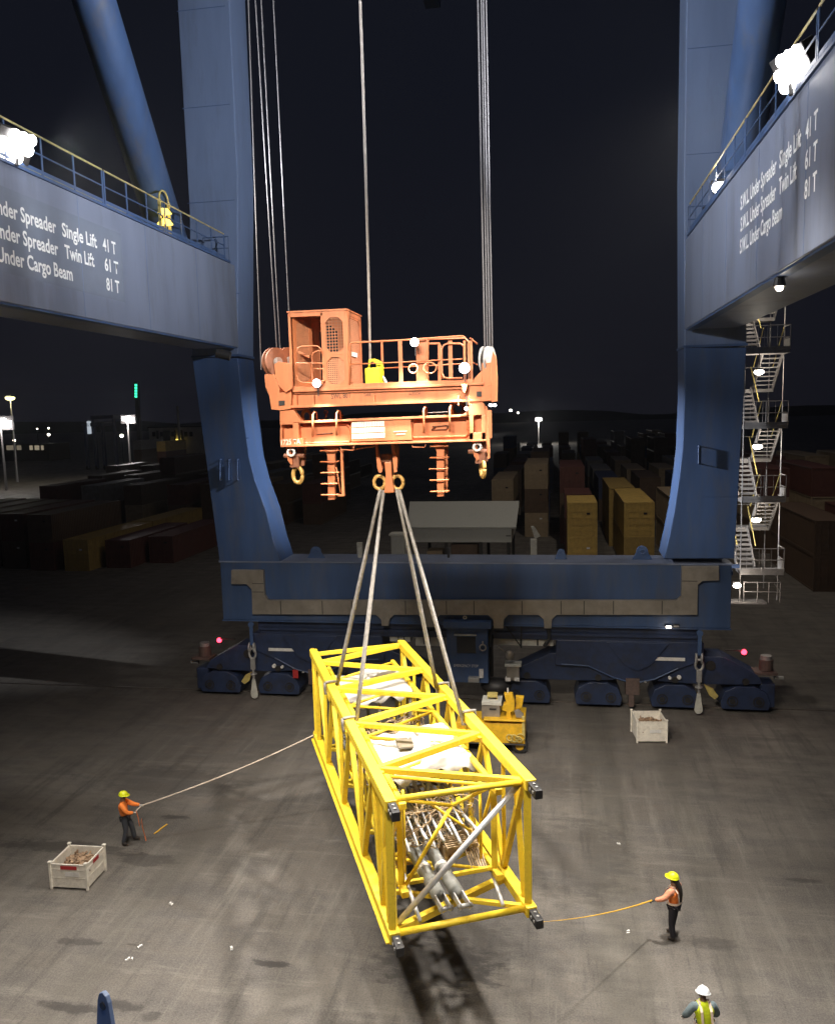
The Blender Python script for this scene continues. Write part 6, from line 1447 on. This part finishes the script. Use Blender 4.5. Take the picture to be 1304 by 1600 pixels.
mast(199, 655, 170, E_FLOOD, 1.35, 'bank', 3500, (1, .93, .9), 'bright white flood mast left of the crane leg')
mast(841, 655, 330, E_FLOOD, 1.1, 'bank', 9000, (1, .97, .9), 'distant white lit mast between the spreader and the right leg')
for k, (x, y, Y, em, R_, lab) in enumerate(((797.5, 641, 880, E_LAMP, 1.5, 'brighter of two small lamps on the dark hill right of the headblock'), (809, 645, 880, E_LAMP, 1.1, 'fainter of two small lamps on the dark hill right of the headblock'),
        (766, 633, 500, E_FLOOD, 1.0, 'left lamp of the close pair beside the right end of the headblock'), (772.5, 633, 500, E_FLOOD, 1.0, 'right lamp of the close pair beside the right end of the headblock'),
        (22, 688, 230, E_LAMP, 0.5, 'small lamp low at the far left near the lit windows'), (76, 679, 300, E_LAMP, 0.6, 'small single lamp right of the lit windows on the left horizon'), (190, 681, 240, E_LAMP, 0.6, 'small lamp just below the bright flood mast'),
        (76, 669, 320, E_LAMP, 0.4, 'faint lamp above the single lamp on the left horizon'), (58, 670, 320, E_LAMP, 0.35, 'faint leftmost lamp on the left horizon'), (1118, 664, 300, E_LAMP, 0.3, 'faint lamp on the horizon beside the right leg'))):
    p = at(x, y, Y=Y); o = M().tube((p.x, Y, 0), (p.x, Y, p.z-R_*0.5), 0.12, 6).build('street_lamp', MBK); tag(o, lab, 'street lamp', 'small distant lamps')
    M().sphere((p.x, Y, p.z), R_, 8, 6, (1, .5, .8)).build('lamp_lens', em, o)
# lit window row and dark office block with a green sign
p0 = at(25, 705, Y=260); p1 = at(72, 690, Y=260)
OB = M().bx(at(-30, 700, Y=262).x, at(75, 700, Y=262).x, 262, 275, 0, at(40, 694, Y=262).z).build('low_office', MBK); tag(OB, 'long low dark office with a few lit windows at the left horizon', 'office')
for x0_, x1_ in ((10, 24), (26, 33), (46, 51), (54, 61), (64, 68)):
    a = at(x0_, 696, Y=261.8); b = at(x1_, 703, Y=261.8); M().bx(a.x, b.x, 261.7, 261.99, b.z, a.z).build('lit_window', emit('window_glow_%d' % x0_, (1, .85, .6), 0.25 if x0_ > 30 else 0.15), OB)
TW = at(212, 610, Y=420); TB = M().bx(TW.x-1.0, TW.x+1.0, 420, 422, 0, at(212, 596, Y=420).z).build('sign_tower', MBK); tag(TB, 'dark tower carrying a vertical green lit sign above the left yard', 'tower')
for k in range(5):
    a = at(210.3, 600+k*4.4, Y=419.8); b = at(214.2, 603.4+k*4.4, Y=419.8)
    M().bx(a.x, b.x, 419.7, 419.95, b.z, a.z).build('sign_character', E_GRN, TB)
# distant quay equipment silhouettes
for k, (x, y0_, w_, hgt, lab) in enumerate(((165, 672, 3, 14, 'dark parked straddle carrier left of the small lamp'), (149, 676, 2.6, 12, 'second dark straddle carrier farther left'))):
    p = at(x, y0_, Y=210); ST = empty('straddle_carrier', (p.x, 210, 0)); tag(ST, lab, 'carrier')
    for sx in (-1, 1): M().bx(p.x+sx*w_-0.3, p.x+sx*w_+0.3, 209, 210, 0.5, hgt).build('leg', CMATS['dark blue'], ST); M().disc((p.x+sx*w_, 209.5, 0.7), (1, 0, 0), 0.7, 0.5, 14).build('wheel', MRB, ST)
    M().bx(p.x-w_-0.4, p.x+w_+0.4, 208.5, 216, hgt+0.01, hgt+1).build('top_frame', CMATS['dark blue'], ST)
    if k == 0: M().bx(p.x-w_-1.6, p.x-w_-0.6, 208.5, 208.9, hgt-4, hgt-0.5).build('lit_cab', emit('cab_glow', (.8, .9, 1), 0.5), ST)

# ------------------------------------------------------------------ night air round the floods
hz_ = M().bx(-880, 880, -29, 1400, -1.0, 60).build('haze', bpy.data.materials.new('night_haze')); tag(hz_, kind='stuff')
hm_ = hz_.data.materials[0]; hm_.use_nodes = True; t = hm_.node_tree
t.nodes.remove(t.nodes['Principled BSDF']); pv = t.nodes.new('ShaderNodeVolumePrincipled')
pv.inputs['Color'].default_value = (0.85, 0.88, 0.95, 1); pv.inputs['Density'].default_value = 0.00011; pv.inputs['Anisotropy'].default_value = 0.72
t.links.new(pv.outputs[0], t.nodes['Material Output'].inputs['Volume'])
S.cycles.volume_bounces = 0
